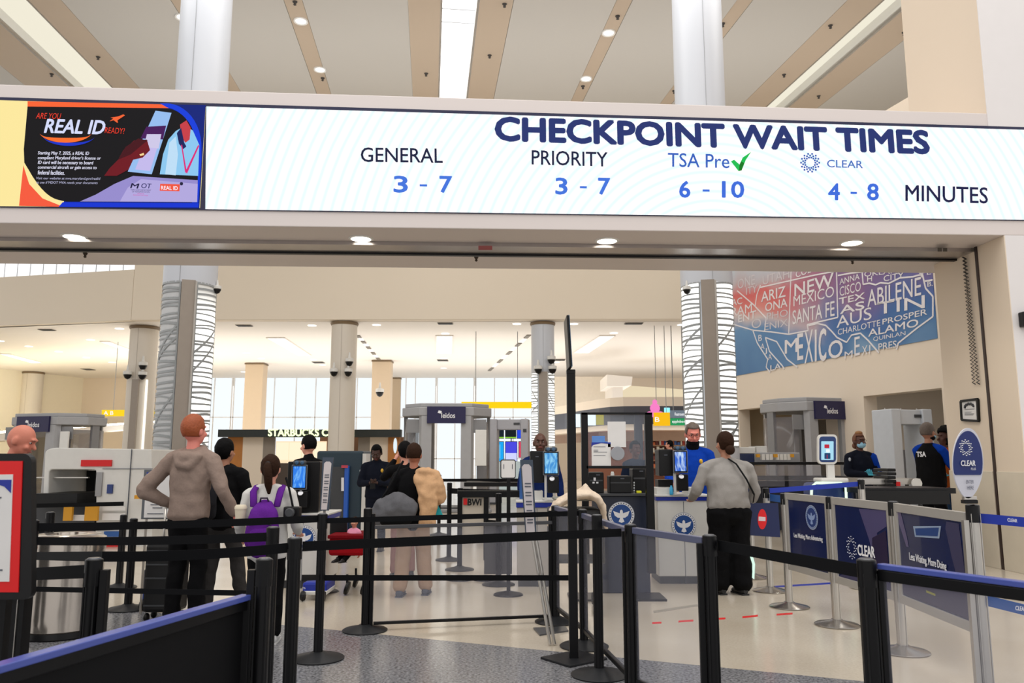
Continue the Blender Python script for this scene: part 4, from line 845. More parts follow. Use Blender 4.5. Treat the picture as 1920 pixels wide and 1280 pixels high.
# ================================================================ STANCHIONS
bev = .003
def stanchion(pxt, pyt, label, base_py=None, H=.97, m_=BLK, r=.031, base='round', chan=(), grp=None, Y=None, basep=None, lean=None):
    if base_py: b0 = Q(pxt if basep is None else basep, base_py, .0); Y = b0.y
    elif Y is None: Y = Q(pxt, pyt, H).y
    top = P(pxt, pyt, Y); H_ = top.z; x = top.x if basep is None else b0.x
    t = thing('stanchion' if m_ is BLK else 'silver_stanchion', label, 'stanchion', (top.x, Y, 0), 0, grp)
    t['Y'] = Y
    M().lathe([(r, .02), (r, H_-.015)], 20).obj('post', m_, t, smooth='auto')
    M().lathe([(r+.004, H_-.1), (r+.004, H_-.004), (r, H_)], 20).obj('belt_cassette', BLK if m_ is BLK else BKP, t, smooth='auto')
    M().lathe([(r*.92, H_), (r*.75, H_+.004)], 20).obj('cap', mat('cap_sheen', (70, 72, 78), .25), t, smooth='auto')
    b = M()
    for a in (45, 135, 225, 315): b.box(((r+.0015)*cos(R(a)), (r+.0015)*sin(R(a)), H_/2), (.006, .006, H_-.1))
    b.obj('slot_channels', BKP if m_ is BLK else SIL, t)
    if base == 'round': M().lathe([(.175, 0), (.178, .008), (.165, .016), (.06, .038), (.042, .05), (.03, .05)], 36).obj('base', mat('base_charcoal', (26, 27, 30), .45, spec=.3) if m_ is BLK else mat('base_steel', (150, 146, 142), .22, .9), t, smooth='auto')
    elif base == 'square': M().box((0, 0, .008), (.4, .36, .012), Matrix.Rotation(R(35), 4, 'Z')).obj('base', mat('base_charcoal', (36, 37, 41)), t, bevel=.003)
    for cx, cy in chan:   # square frame extrusions clipped to the post
        M().box((cx, cy, H_/2-.01), (.03, .03, H_-.06)).obj('frame_channel', BLK, t, bevel=.003)
    return t
def belt(t, px0, py0, Y0, px1, py1, Y1, h=.048, m_=BLT, sag=.0, name='belt', th=.003):
    a, c = P(px0, py0, Y0), P(px1, py1, Y1); n = 16; g0 = []; g1 = []
    for i in range(n+1):
        u = i/n; p = a.lerp(c, u); p.z -= sag*4*u*(1-u); g0.append(p-V3((0, 0, h/2))); g1.append(p+V3((0, 0, h/2)))
    return M().sheet([g0, g1]).obj(name, m_, t, world=True, solid=th)
def rail(t, a, b_, w_=.03, h=.035, m_=BLK, name='rail'): return M().bar(a, b_, w_, h).obj(name, m_, t, world=True, bevel=.003)
def pane(t, a, b_, z0, z1, m_=GLS, th=.006, name='clear_panel'):
    a, b_ = V3(a), V3(b_); n = (b_-a).cross(V3((0, 0, 1))).normalized()*th
    return M().prism([V3((a.x, a.y, z0)), V3((b_.x, b_.y, z0)), V3((b_.x, b_.y, z1)), V3((a.x, a.y, z1))], n).obj(name, m_, t, world=True)
GB = 'black belt stanchions'
P1 = stanchion(496, 1047, 'black stanchion post at the end of the low black solid panel', chan=[(-.045, .0)], grp=GB, r=.028)
P2 = stanchion(553, 1008, 'black stanchion post just right of the solid panel end post', grp=GB)
P3 = stanchion(512, 988, 'black stanchion post seen between the purple backpack and solid panel end', grp=GB)
P4 = stanchion(605, 963, 'black stanchion with round base left of the clear panel frame', 1235, basep=596, grp=GB)
P5 = stanchion(690, 953, 'black stanchion with round base holding left end of clear panel', 1182, basep=684, chan=[(.045, 0)], grp=GB)
P6 = stanchion(177, 1047, 'black stanchion post in front of the steel bin', chan=[(.045, 0)], grp=GB, r=.028)
P7 = stanchion(62, 975, 'black stanchion post right of the red sign frame', grp=GB)
P9 = stanchion(1119, 965, 'black stanchion with dark round base right of the tall pole', 1266, basep=1135, grp=GB)
P10 = stanchion(1182, 983, 'black stanchion post joining belt and slanted clear panel', chan=[(-.03, .04)], grp=GB)
P11 = stanchion(1330, 1003, 'thick black stanchion post with white cap rim in right foreground', chan=[(-.045, .02)], grp=GB)
P12 = stanchion(1624, 1048, 'nearest black stanchion post, with blue sheen rail at lower right', chan=[(.05, 0)], grp=GB)
P13 = stanchion(1041, 948, 'black stanchion at the right end of the long clear panel', 1166, basep=1045, chan=[(-.045, 0)], grp=GB)
P14 = stanchion(1092, 955, 'black stanchion with round base behind the tall pole', 1212, basep=1086, grp=GB)
y = lambda t: t['Y']
sgn = thing('sign', None, None)
bpy.data.objects.remove(sgn)
belt(P7, 66, 988, y(P7), 600, 972, y(P4), sag=.01); belt(P7, 66, 1014, y(P7), 505, 1006, y(P3), sag=.01); belt(P6, 192, 1043, y(P6)+.6, 545, 1026, y(P2), sag=.012, h=.046)
belt(P7, 66, 1042, y(P7)-.1, 192, 1043, y(P6)+.6, h=.046); belt(P6, 60, 1076, 3.4, 162, 1071, y(P6), h=.05); belt(P7, 62, 1104, y(P7), 476, 1112, 4.6, h=.03)
belt(P2, 567, 1024, y(P2), 1165, 998, y(P10), sag=.0, h=.046); belt(P4, 612, 976, y(P4), 1085, 962, y(P14), h=.036, sag=.0); belt(P4, 608, 1083, y(P4), 1080, 1083, y(P14), h=.038); belt(P2, 566, 1083, y(P2)+.9, 600, 1082, y(P4), h=.036)
belt(P11, 1347, 1022, y(P11), 1606, 1069, y(P12), h=.05, sag=.0)
def zp(px, py, t): p = P(px, py, y(t)); return p
# long clear panel between P5 and P13
a, b_ = zp(700, 988, P5), P(1036, 979, y(P13)); rail(P5, a, b_, m_=mat('rail_dark_grey', (64, 64, 68), .3), h=.028); c_, d_ = zp(700, 1168, P5), P(1036, 1154, y(P13)); rail(P5, c_, d_, h=.022)
pane(P5, a, b_, c_.z, a.z)
# slanted clear panels P13 > P14 > P10 > P11
def slant(t, A, B, za=.93, zb_=.12):
    a = V3((A.location.x, A.location.y, za)); b_ = V3((B.location.x, B.location.y, za)); d = (b_-a).normalized()*.04; a += d; b_ -= d
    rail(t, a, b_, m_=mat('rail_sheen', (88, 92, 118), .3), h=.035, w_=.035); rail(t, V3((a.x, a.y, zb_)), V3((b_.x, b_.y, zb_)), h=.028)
    pane(t, a, b_, zb_, za)
    for q in (a, b_): M().box((q.x, q.y, (za+zb_)/2), (.02, .02, za-zb_)).obj('edge_channel', BLK, t, world=True)
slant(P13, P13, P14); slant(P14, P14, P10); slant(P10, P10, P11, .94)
# right foreground rail with clear panel
e1 = Q(1990, 1104, .94); s1_ = V3((P12.location.x+.05, P12.location.y, .945))
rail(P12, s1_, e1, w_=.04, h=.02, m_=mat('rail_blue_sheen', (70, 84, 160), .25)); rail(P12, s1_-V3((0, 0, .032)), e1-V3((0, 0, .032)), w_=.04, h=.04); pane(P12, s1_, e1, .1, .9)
rail(P12, V3((s1_.x, s1_.y, .1)), V3((e1.x, e1.y, .1)))
# solid low panel at lower left
e2 = Q(-60, 1268, .83); s2_ = V3((P1.location.x-.06, P1.location.y, .83))
lp = thing('barrier_panel', 'low solid black barrier panel with blue sheen top rail in left foreground', 'barrier', ((e2.x+s2_.x)/2, (e2.y+s2_.y)/2, 0))
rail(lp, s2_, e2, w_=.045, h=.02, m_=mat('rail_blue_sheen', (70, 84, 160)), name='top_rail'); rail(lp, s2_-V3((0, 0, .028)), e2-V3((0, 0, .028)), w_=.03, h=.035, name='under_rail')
pane(lp, s2_-V3((0, 0, 0)), e2, .08, .8, mat('solid_panel_black', (12, 12, 14), .5, spec=.15), .02, 'panel'); rail(lp, V3((s2_.x, s2_.y, .08)), V3((s2_.x, s2_.y, .82)), .04, .04, name='end_channel'); rail(lp, V3((s2_.x, s2_.y, .06)), V3((e2.x, e2.y, .06)), .05, .04, name='bottom_rail')
# tall sign pole
b0 = Q(1071, 1236); Yp = b0.y
t = thing('tall_sign_pole', 'tall black pole on square base with a thin sign blade seen edge on', 'sign post', (P(1075, 1150, Yp).x, Yp, 0))
zt1 = WZ(697, Yp); M().box((0, 0, zt1/2), (.06, .06, zt1)).obj('pole', BLK, t, bevel=.004); M().box((0, 0, .008), (.34, .3, .014), Matrix.Rotation(R(38), 4, 'Z')).obj('base_plate', mat('base_charcoal', (36, 37, 41)), t, bevel=.003)
M().box((0, 0, zt1), (.062, .062, .03)).obj('collar', BKP, t, bevel=.004)
pa = P(1067.5, 692, Yp)-t.location; pb = P(1062, 598, Yp)-t.location
M().bar((pa.x, -.02, pa.z), (pb.x, -.02, pb.z), .022, .3, up=(0, 1, 0)).obj('sign_blade', BKP, t, bevel=.004)
M().bar((pa.x+.006, -.165, pa.z), (pb.x+.006, -.165, pb.z), .006, .01, up=(0, 1, 0)).obj('blade_edge', mat('blade_edge', (110, 140, 170), .3), t)
# mid-distance queue posts
GM = 'queue stanchions in the middle distance'
q1 = stanchion(824, 890, 'dark queue stanchion by the teal folder', 1003, grp=GM); q2 = stanchion(843, 905, 'dark queue stanchion left of the BWI board', 1050, grp=GM); q3 = stanchion(863, 915, 'dark queue stanchion at the foot of the BWI board', 1068, grp=GM)
q4 = stanchion(232, 965, 'dark queue stanchion right of the steel bin, further one', 1102, basep=231, grp=GM); q5 = stanchion(251, 972, 'dark queue stanchion right of the steel bin, nearer one', 1142, basep=247, grp=GM)
q6 = stanchion(935, 925, 'dark queue stanchion right of the BWI board', 1096, basep=938, grp=GM); q7 = stanchion(95, 960, 'dark queue stanchion in front of the steel bin', 1170, grp=GM)
belt(q1, 824, 900, y(q1), 1000, 900, 12, h=.05); belt(q2, 843, 920, y(q2), 1000, 925, 9.5, h=.07); belt(q3, 863, 975, y(q3), 935, 980, y(q6), h=.05); belt(q4, 232, 988, y(q4), 60, 995, 8.5, h=.05); belt(q4, 232, 944, 12, 60, 948, 12, h=.06); belt(q5, 251, 985, y(q5), 320, 987, 7.9, h=.05)
# BWI board
t = thing('bwi_board', 'cream queue board printed BWI with a red mark in a black frame', 'sign', (WX(888, 9.2), 9.2, 0)); Yb_ = 9.2
wbox('board', mat('board_cream', (200, 190, 174), .5), t, 867, 930, 907, 1012, Yb_, .02); wbox('frame_post', BLK, t, 858, 924, 867, 1050, Yb_-.02, .05); wbox('frame_post', BLK, t, 907, 924, 916, 1050, Yb_-.02, .05); wbox('frame_top', BLK, t, 858, 920, 1000, 932, Yb_-.03, .06)
for px in (862, 911): M().lathe([(.15, 0), (.14, .02), (.03, .05)], 24, c=(WX(px, Yb_, .1)-t.location.x, 0, 0)).obj('base', mat('base_charcoal', (36, 37, 41)), t, smooth='auto')
text('BWI', P(877, 947, Yb_-.02), P(902, 947, Yb_-.02), P(877.5, 935, Yb_-.02), BKP, t, 'lettering', .04); wbox('red_mark', RED, t, 869, 934, 876, 946, Yb_-.015, .005)
o = wbox('dark_partition', mat('partition_dark', (60, 58, 60), .5), None, 908, 985, 960, 1076, 8.9, .03, bevel=.005); tag(o, 'dark grey low partition right of the BWI board', 'partition')
o = wbox('dark_counter', BKP, None, 870, 904, 1000, 912, 12.5, .8, bevel=.01); 
tag(o, 'low black counter top in front of the middle body scanner', 'counter')
# ================================================================ CLEAR LANE: silver posts and printed panels
GS = 'silver posts of the blue lane'
S1 = stanchion(1470, 925, 'silver post at the left end of the blue printed panels', 1138, basep=1476, m_=SIL, r=.032, grp=GS)
S2 = stanchion(1556, 931, 'silver post between the first and second blue printed panel', 1172, basep=1568, m_=SIL, r=.032, grp=GS)
S3 = stanchion(1674, 940, 'silver post between the second and third blue printed panel', 1222, basep=1697, m_=SIL, r=.032, grp=GS)
S4 = stanchion(1823, 946, 'silver post carrying the oval blue sign', Y=4.75, m_=SIL, r=.034, grp=GS)
for s_ in (S4,): M().box((-.05, 0, .5), (.03, .03, .98)).obj('frame_channel', SIL, s_)
S5 = stanchion(1436, 915, 'silver post behind the no entry sign', 1108, basep=1441, m_=SIL, r=.032, grp=GS)
S6 = stanchion(1405, 925, 'silver post behind the woman in black trousers', 1083, basep=1410, m_=SIL, r=.032, grp=GS)
S7 = stanchion(1614, 899, 'silver post at the far end of the blue belt', Y=8.6, m_=SIL, r=.032, grp=GS)
bel = mat('blue_webbing', (12, 46, 160), .6)
belt(S5, 1440, 920, y(S5), 1610, 907, 8.6, h=.05, m_=bel, name='blue_belt'); belt(S5, 1441, 932, y(S5), 1470, 936, y(S5)-.3, h=.07, m_=mat('blue_print_light', (40, 90, 160), .5), name='blue_belt')
u1 = P(1838, 971, y(S4)); belt(S4, 1836, 971, y(S4), 1990, 985, y(S4)-.2, h=.055, m_=bel, name='blue_belt', sag=0); belt(S4, 1840, 1123, y(S4), 1990, 1160, y(S4)-.2, h=.06, m_=mat('blue_belt_lower', (20, 76, 150), .5), name='blue_belt')
for (px, py, dd, w_, h_) in ((1888, 974, .02, 24, 8), (1903, 1140, .04, 26, 10)):
    yy = y(S4)-.16; text('CLEAR', P(px, py+3, yy), P(px+w_-6, py+5, yy), P(px, py+3-h_+2, yy), WINK, S4, 'lettering', .03)
def ring_dots(c, u, v, r0, parent, m_, k0=12, s_=.012, rx=1.):
    b = M(); n = u.cross(v).normalized()
    for j in range(3):
        for i in range(k0):
            a = 2*pi*(i+.5*(j % 2))/k0; rr = r0*(.6+.2*j); p = c+u*(rr*cos(a)*rx)+v*(rr*sin(a)); b.add([p-u*s_-v*s_*.6, p+u*s_-v*s_*.6, p+u*s_+v*s_*.6, p-u*s_+v*s_*.6], [(0, 1, 2, 3)])
    o = b.obj('ring_logo', m_, parent, world=True); return o
def seal(c, u, v, r, parent, pale=WINK, blue=mat('seal_blue_print', (22, 70, 140), .5)):
    n = u.cross(v).normalized()
    def disc(rr, m_, off, nm): poly([c+u*(rr*cos(2*pi*i/36))+v*(rr*sin(2*pi*i/36)) for i in range(36)], m_, parent, nm, n=n, off=off)
    disc(r, mat('seal_rim', (150, 156, 170), .5), .002, 'seal_rim'); disc(r*.96, pale, .003, 'seal_ring'); disc(r*.78, blue, .004, 'seal_field')
    L_ = [(-.62, .3), (-.5, -.05), (-.28, -.2), (-.1, -.22), (-.22, -.5), (0, -.58), (.22, -.5), (.1, -.22), (.28, -.2), (.5, -.05), (.62, .3), (.35, .2), (.12, .12), (.1, .32), (.0, .4), (-.1, .32), (-.12, .12), (-.35, .2)]
    b = M(); P_ = [c+u*(x*r)+v*(yv*r)+n*.005 for x, yv in L_]; b.add(P_, [(0, 1, 2, 17), (2, 3, 16, 17), (3, 7, 12, 16), (7, 8, 11, 12), (8, 9, 10, 11), (3, 4, 5, 6, 7), (12, 13, 14, 15, 16)]); b.obj('eagle_emblem', pale, parent, world=True)
    b = M()
    for i in range(28):
        a = 2*pi*i/28; p = c+(u*cos(a)+v*sin(a))*r*.87+n*.0035; t_ = (-u*sin(a)+v*cos(a)); w2 = (u*cos(a)+v*sin(a)); b.add([p-t_*r*.05-w2*r*.04, p+t_*r*.05-w2*r*.04, p+t_*r*.05+w2*r*.04, p-t_*r*.05+w2*r*.04], [(0, 1, 2, 3)])
    b.obj('rim_lettering', INK, parent, world=True)
ZT, ZBt = 1.0, .37
prints = []
for A, B in ((S1, S2), (S2, S3), (S3, S4)):
    a = V3((A.location.x, A.location.y, 0)); b_ = V3((B.location.x, B.location.y, 0)); d = (b_-a).normalized(); a += d*.035; b_ -= d*(.035 if B is not S4 else .065)
    i_ = len(prints)
    t = thing('printed_panel', ['blue printed lane panel with the winged seal, first from the left', 'blue printed lane panel reading CLEAR PLUS', 'blue printed lane panel reading Less Waiting, More Doing, nearest on the right'][i_], 'panel', (a+b_)/2, 0, 'blue printed lane panels')
    rail(t, a+up*ZT, b_+up*ZT, .03, .06, SATIN, 'top_rail'); rail(t, a+up*ZBt, b_+up*ZBt, .03, .06, SATIN, 'bottom_rail')
    for q in (a+d*.02, b_-d*.02): rail(t, q+up*ZBt, q+up*ZT, .03, .04, SATIN, 'side_rail')
    nn = d.cross(up).normalized(); nn = nn if nn.dot(C0-a) > 0 else -nn
    pm = bpy.data.materials.get('panel_print')
    if not pm:
        pm = mat('panel_print', (8, 24, 72), .25, noise=.0, coat=.3)
    c0_ = a+d*.05; c1_ = b_-d*.05
    M().prism([c0_+up*(ZBt+.03), c1_+up*(ZBt+.03), c1_+up*(ZT-.03), c0_+up*(ZT-.03)], nn*.006).obj('print_sheet', pm, t, world=True)
    prints.append((t, c0_+nn*.007, c1_+nn*.007, nn, d))
def pq(i, u, v): t, a, b_, nn, d = prints[i]; q = a.lerp(b_, u); return V3((q.x, q.y, ZBt+.03+(ZT-.06-ZBt)*v))
def shape(i, pts, c, off=.001): t, a, b_, nn, d = prints[i]; poly([pq(i, *p) for p in pts], mat('print_%d_%d_%d' % c, c, .35), t, 'printed_shape', n=nn, off=off)
shape(0, [(0, 0), (1, 0), (1, .2), (.5, .12), (0, .06)], (30, 32, 62)); t, a, b_, nn, d = prints[0]; seal(pq(0, .66, .77), d, up, .105, t, pale=mat('seal_dim', (130, 150, 190), .5), blue=mat('seal_dim_blue', (24, 50, 110), .5))
def ptext(i, s_, u0, v0, u1, v1, h, bd=.01): text(s_, pq(i, u0, v0), pq(i, u1, v1), pq(i, u0, v0+h), WINK, prints[i][0], 'lettering', bd, .003)
ptext(0, 'Less Waiting, More Adventuring', .14, .40, .92, .42, .09)
shape(1, [(.5, .98), (.66, .6), (.75, .3), (.8, .3), (.82, .7), (1, .8), (1, 1)], (70, 64, 104)); shape(1, [(.72, .62), (.98, .75), (.99, .3), (.8, .05), (.7, .3)], (28, 14, 54), .0013); shape(1, [(0, 0), (1, 0), (1, .1), (.6, .16), (.2, .1)], (52, 50, 82), .0012)
t, a, b_, nn, d = prints[1]; ring_dots(pq(1, .31, .44)+nn*.002, d, up, .085, t, WINK, 12, .006, .85)
ptext(1, 'CLEAR', .44, .36, .76, .37, .14, .03); ptext(1, 'PLUS', .64, .25, .76, .25, .06, 0)
shape(2, [(0, 1), (.06, 1), (.14, .72), (.16, .6), (.12, .6), (.02, .85)], (92, 84, 116)); shape(2, [(.26, .86), (.7, .92), (.66, .78), (.28, .74)], (140, 156, 180)); shape(2, [(.29, .84), (.67, .9), (.64, .8), (.3, .76)], (26, 60, 120), .0014)
shape(2, [(.78, .98), (.95, .98), (.99, .3), (.9, .3), (.82, .6), (.76, .9)], (52, 50, 84)); shape(2, [(0, .02), (1, .02), (1, .3), (.5, .25), (.1, .32), (0, .28)], (56, 52, 78)); shape(2, [(.4, .16), (.54, .155), (.54, .13), (.4, .135)], (150, 150, 60), .0014)
ptext(2, 'Less Waiting, More Doing', .17, .43, .74, .43, .11, .015)
# oval sign
Yo = y(S4)-.06; t = thing('oval_sign', 'oval blue and white sign reading CLEAR PLUS ENTER HERE on a silver post', 'sign', (P(1815, 935, Yo).x, Yo, P(1815, 943, Yo).z))
def OE(cx, cy, rx, ry, m_, off, nm, f=None, th=.012):
    pts = []
    for i in range(40):
        a = 2*pi*i/40; xx = cx+rx*cos(a)*(1 if sin(a) < 0 else (1-.18*sin(a)**2)); yy = cy+ry*sin(a)
        if f: yy = min(yy, f)
        pts.append(P(xx, yy, Yo+off))
    M().prism(pts, (0, th, 0)).obj(nm, m_, t, world=True)
OE(1815.5, 868, 28.5, 66, mat('oval_white', (206, 206, 216), .4), 0, 'sign_plate')
OE(1815, 868, 27.5, 60.5, mat('oval_blue', (10, 34, 104), .35), -.004, 'blue_field', f=890, th=.004)
U_, V_ = V3((1, 0, 0)), up
ring_dots(P(1811, 839, Yo-.006), U_, V_, .045, t, WINK, 12, .0042, .8)
text('CLEAR', P(1801, 873, Yo-.006), P(1828, 873, Yo-.006), P(1801, 863, Yo-.006), WINK, t, 'lettering', .03); text('PLUS', P(1820, 881, Yo-.006), P(1829, 881, Yo-.006), P(1820, 876.5, Yo-.006), WINK, t, 'lettering')
text('ENTER', P(1811, 906, Yo-.006), P(1825, 906, Yo-.006), P(1811, 899.5, Yo-.006), NAVY, t, 'lettering', 0); text('HERE', P(1813, 917, Yo-.006), P(1825, 917, Yo-.006), P(1813, 910.5, Yo-.006), NAVY, t, 'lettering', 0)
wbox('clamp', SIL, t, 1808, 930, 1832, 937, Yo, .03, bevel=.003); wbox('clamp', BKP, t, 1808, 937, 1834, 944, Yo, .04, bevel=.003)
# no entry sign
Yn = y(S5)-.06; t = thing('no_entry_sign', 'navy sign board with a red no entry oval', 'sign', (P(1430, 1003, Yn).x, Yn, P(1430, 1003, Yn).z))
M().prism([P(1400, 1003, Yn), P(1463, 1007, Yn), P(1459, 943, Yn), P(1398, 943, Yn)], (0, .01, 0)).obj('board', mat('board_navy', (6, 26, 78), .4), t, world=True)
poly([P(1429+8.5*cos(2*pi*i/30), 973+19*sin(2*pi*i/30), Yn) for i in range(30)], mat('no_entry_red', (226, 16, 24), .4), t, 'red_oval', n=V3((0, -1, 0))); poly([P(1422, 976, Yn), P(1435, 976.5, Yn), P(1435, 969, Yn), P(1422, 968, Yn)], mat('pink_white', (226, 210, 214), .4), t, 'white_bar', n=V3((0, -1, 0)), off=.005)
# ================================================================ LEFT SIGN, BIN
Yl = 2.9
t = thing('red_sign_board', 'red sign board with rounded black frame and white notice at left edge', 'sign', (WX(0, Yl, 1), Yl, 0))
def rr(x0, y0, x1, y1, r, Y, m_, nm, th):
    pts = []
    for cx, cy, a0 in ((x1-r, y0+r, -90), (x1-r, y1-r, 0), (x0+r, y1-r, 90), (x0+r, y0+r, 180)):
        for k in range(6): a = R(a0+k*18); pts.append(P(cx+r*cos(a), cy+r*sin(a), Y))
    return M().prism(pts, (0, th, 0)).obj(nm, m_, t, world=True)
rr(-120, 850, 59, 1124, 16, Yl, BKP, 'frame', .03)
M().prism([P(-110, 864, Yl-.004), P(42, 864, Yl-.004), P(34, 1110, Yl-.004), P(-110, 1110, Yl-.004)], (0, .004, 0)).obj('red_sheet', mat('sign_red', (222, 10, 14), .5), t, world=True)
M().prism([P(-110, 891, Yl-.007), P(24, 889, Yl-.007), P(17, 1090, Yl-.007), P(-110, 1090, Yl-.007)], (0, .003, 0)).obj('white_notice', PAPER, t, world=True)
M().prism([P(-110, 900, Yl-.009), P(21, 899, Yl-.009), P(20, 924, Yl-.009), P(8, 912, Yl-.009), P(-10, 906, Yl-.009), P(-110, 906, Yl-.009)], (0, .002, 0)).obj('blue_wave', BLUE, t, world=True)
for x0, x1, yy in ((-2, 2, 934), (-6, 4, 1070)): M().prism([P(x0, yy, Yl-.009), P(x1, yy, Yl-.009), P(x1, yy-3, Yl-.009), P(x0, yy-3, Yl-.009)], (0, .002, 0)).obj('printed_lines', INK, t, world=True)
wbox('post', BLK, t, 24, 1120, 46, None, Yl+.03, .05); wbox('post', BLK, t, 0, 1120, 12, None, Yl+.05, .04); wbox('post_edge', SIL, t, 32.5, 1122, 33.5, None, Yl+.025, .01); M().box((0, .05, .01), (.5, .35, .02)).obj('base', BLK, t)
bp_ = Q(120, 1203); rb_ = 62/F*(bp_.y+.25); zt2 = WZ(1000, bp_.y+.25)
t = thing('steel_bin', 'round brushed steel waste bin behind the belts at left', 'bin', (WX(122, bp_.y+.25, .4), bp_.y+.25, 0))
stl = mat('bin_steel', (205, 196, 186), .17, .85, noise=.12, scale=3)
M().lathe([(rb_*.97, .05), (rb_, .06), (rb_, zt2-.12), (rb_*.99, zt2-.12)], 40).obj('body', stl, t, smooth='auto'); M().lathe([(rb_*1.0, 0), (rb_*1.02, .01), (rb_*1.0, .05)], 40).obj('foot_ring', BKP, t, smooth='auto')
M().lathe([(rb_*1.02, zt2-.12), (rb_*1.02, zt2-.03), (rb_*.85, zt2), (rb_*.5, zt2), (rb_*.48, zt2-.05)], 40).obj('lid', stl, t, smooth='auto')
# ================================================================ SCREEN KIOSKS AND DESKS
def scr_blue(seed, a=(20, 120, 230), b_=(120, 190, 250)):
    m = bpy.data.materials.new('kiosk_screen'); m.use_nodes = True; nt = m.node_tree; p = nt.nodes['Principled BSDF']; L = nt.links
    g_ = nt.nodes.new('ShaderNodeNewGeometry'); w_ = nt.nodes.new('ShaderNodeTexNoise'); w_.inputs['Scale'].default_value = 9; w_.inputs['Detail'].default_value = 3; w_.inputs['Distortion'].default_value = 2.2
    mp = nt.nodes.new('ShaderNodeMapping'); mp.inputs['Location'].default_value = (seed*3.1, 0, 0); mp.inputs['Scale'].default_value = (1.6, 1, .5); L.new(g_.outputs['Position'], mp.inputs[0]); L.new(mp.outputs[0], w_.inputs[0])
    r = nt.nodes.new('ShaderNodeValToRGB'); L.new(w_.outputs['Fac'], r.inputs[0]); r.color_ramp.elements[0].position = .46; r.color_ramp.elements[1].position = .66; r.color_ramp.elements[0].color = s2l(a)+(1,); r.color_ramp.elements[1].color = s2l(b_)+(1,)
    L.new(r.outputs[0], p.inputs['Emission Color']); p.inputs['Emission Strength'].default_value = 1.0; p.inputs['Base Color'].default_value = (.01, .01, .01, 1); return m
def kiosk(sx0, sy0, sx1, sy1, Y, label, seed, mon, zdesk_py, a=(20, 120, 230), b_=(120, 190, 250)):
    t = thing('id_scanner', label, 'kiosk', (WX((sx0+sx1)/2, Y), Y, P(960, zdesk_py, Y).z), 0, 'photo id kiosks')
    cx = (sx0+sx1)/2
    wbox('tablet_frame', mat('tablet_silver', (110, 116, 126), .4), t, sx0-2, sy0-2, sx1+2, sy1+3, Y, .03, bevel=.006); wbox('bezel', BKP, t, sx0-.8, sy0-.8, sx1+.8, sy1+1, Y-.004, .01)
    wbox('screen', scr_blue(seed, a, b_), t, sx0+1, sy0+1, sx1-1, sy1-1, Y-.008, .004)
    wbox('camera_head', DGR, t, cx-12, sy0-10, cx+12, sy0-2, Y, .05, bevel=.015)
    for dx in (-5, 5): M().lathe([(.022, 0), (.018, .01), (.006, .012)], 14, T=Matrix.Translation(P(cx+dx, sy0-6, Y-.001)) @ Matrix.Rotation(pi/2, 4, 'X')).obj('camera_lens', mat('lens_blue', (60, 90, 120), .1), t, world=True)
    wbox('card_reader', BKP, t, cx-6, sy1+5, cx+15, sy1+36, Y+.0, .12, bevel=.008); M().lathe([(.028, 0), (.026, .004)], 16, T=Matrix.Translation(P(cx+2, sy1+9, Y-.003)) @ Matrix.Rotation(pi/2-.5, 4, 'X')).obj('reader_light', WINK, t, world=True)
    wbox('stand', PLAS, t, cx-12, sy1+3, cx-8, zdesk_py, Y+.03, .04)
    x0, y0, x1, y1 = mon; wbox('privacy_screen', BKP, t, x0, y0, x1, y1, Y+.12, .25, bevel=.01)
    wbox('mark', INK, t, (x0+x1)/2-3, y0+10, (x0+x1)/2+3, y0+11.5, Y+.115, .005)
    return t
def desk(x0, x1, ytop, yband, Y, label, D=.6, seal_px=None, seal_r=.12, band=BLUE, body=PLAS, zb_=0.0):
    t = thing('checking_desk', label, 'desk', (WX((x0+x1)/2, Y, .6), Y, 0), 0, 'officer checking desks')
    wbox('desk_top', PLAS, t, x0-1, ytop, x1+1, ytop+4, Y-.02, D+.04, bevel=.006); wbox('band', band, t, x0, ytop+4, x1, yband, Y-.01, D); 
    c, d = bx(x0+2, yband, x1-2, None, Y, D); M().box((c[0], c[1], c[2]+.04), (d[0], d[1], d[2]-.08)).obj('body', body, t, world=True, bevel=.008); M().box((c[0], c[1], .04), (d[0]*.95, d[1]*.9, .08)).obj('plinth', DGR, t, world=True)
    wbox('seam', INK, t, (x0+x1)/2, yband+2, (x0+x1)/2+1, None, Y-.002, .01)
    if seal_px: seal(P(*seal_px, Y-.004), U_, V_, seal_r, t)
    return t
desk(1230, 1332, 927, 938, 8.9, 'white checking desk with blue band and round seal under the bearded officer', seal_px=(1282, 984), seal_r=.135)
kiosk(1264, 846, 1287, 884, 8.8, 'photo id kiosk with tall blue screen in front of the officer with glasses', 1, (1235, 842, 1262, 892), 927, (20, 90, 200), (200, 225, 250))
kt = desk(520, 616, 962, 974, 8.6, 'white checking desk with round seal behind the purple backpack', seal_px=(570, 1008), seal_r=.13)
wbox('drawer_box', PLAS, kt, 580, 944, 598, 962, 8.65, .2, bevel=.006)
kiosk(549, 873, 574, 915, 8.5, 'photo id kiosk with tall blue screen right of the ponytail woman', 2, (540, 865, 600, 960), 962)
kd = desk(968, 1045, 938, 951, 8.7, 'white checking desk with blue band behind the leaning sign', body=mat('desk_grey', (180, 174, 166), .5))
kiosk(1020, 848, 1046, 888, 8.6, 'photo id kiosk with tall blue screen below the bald officer', 3, (994, 845, 1020, 905), 938, (50, 140, 210), (150, 215, 245))
wbox('side_box', PLAS, kd, 1000, 920, 1018, 938, 8.75, .2, bevel=.006); wbox('blue_side', mat('blue_print_light', (40, 90, 160)), kd, 974, 878, 992, 938, 9.0, .04)
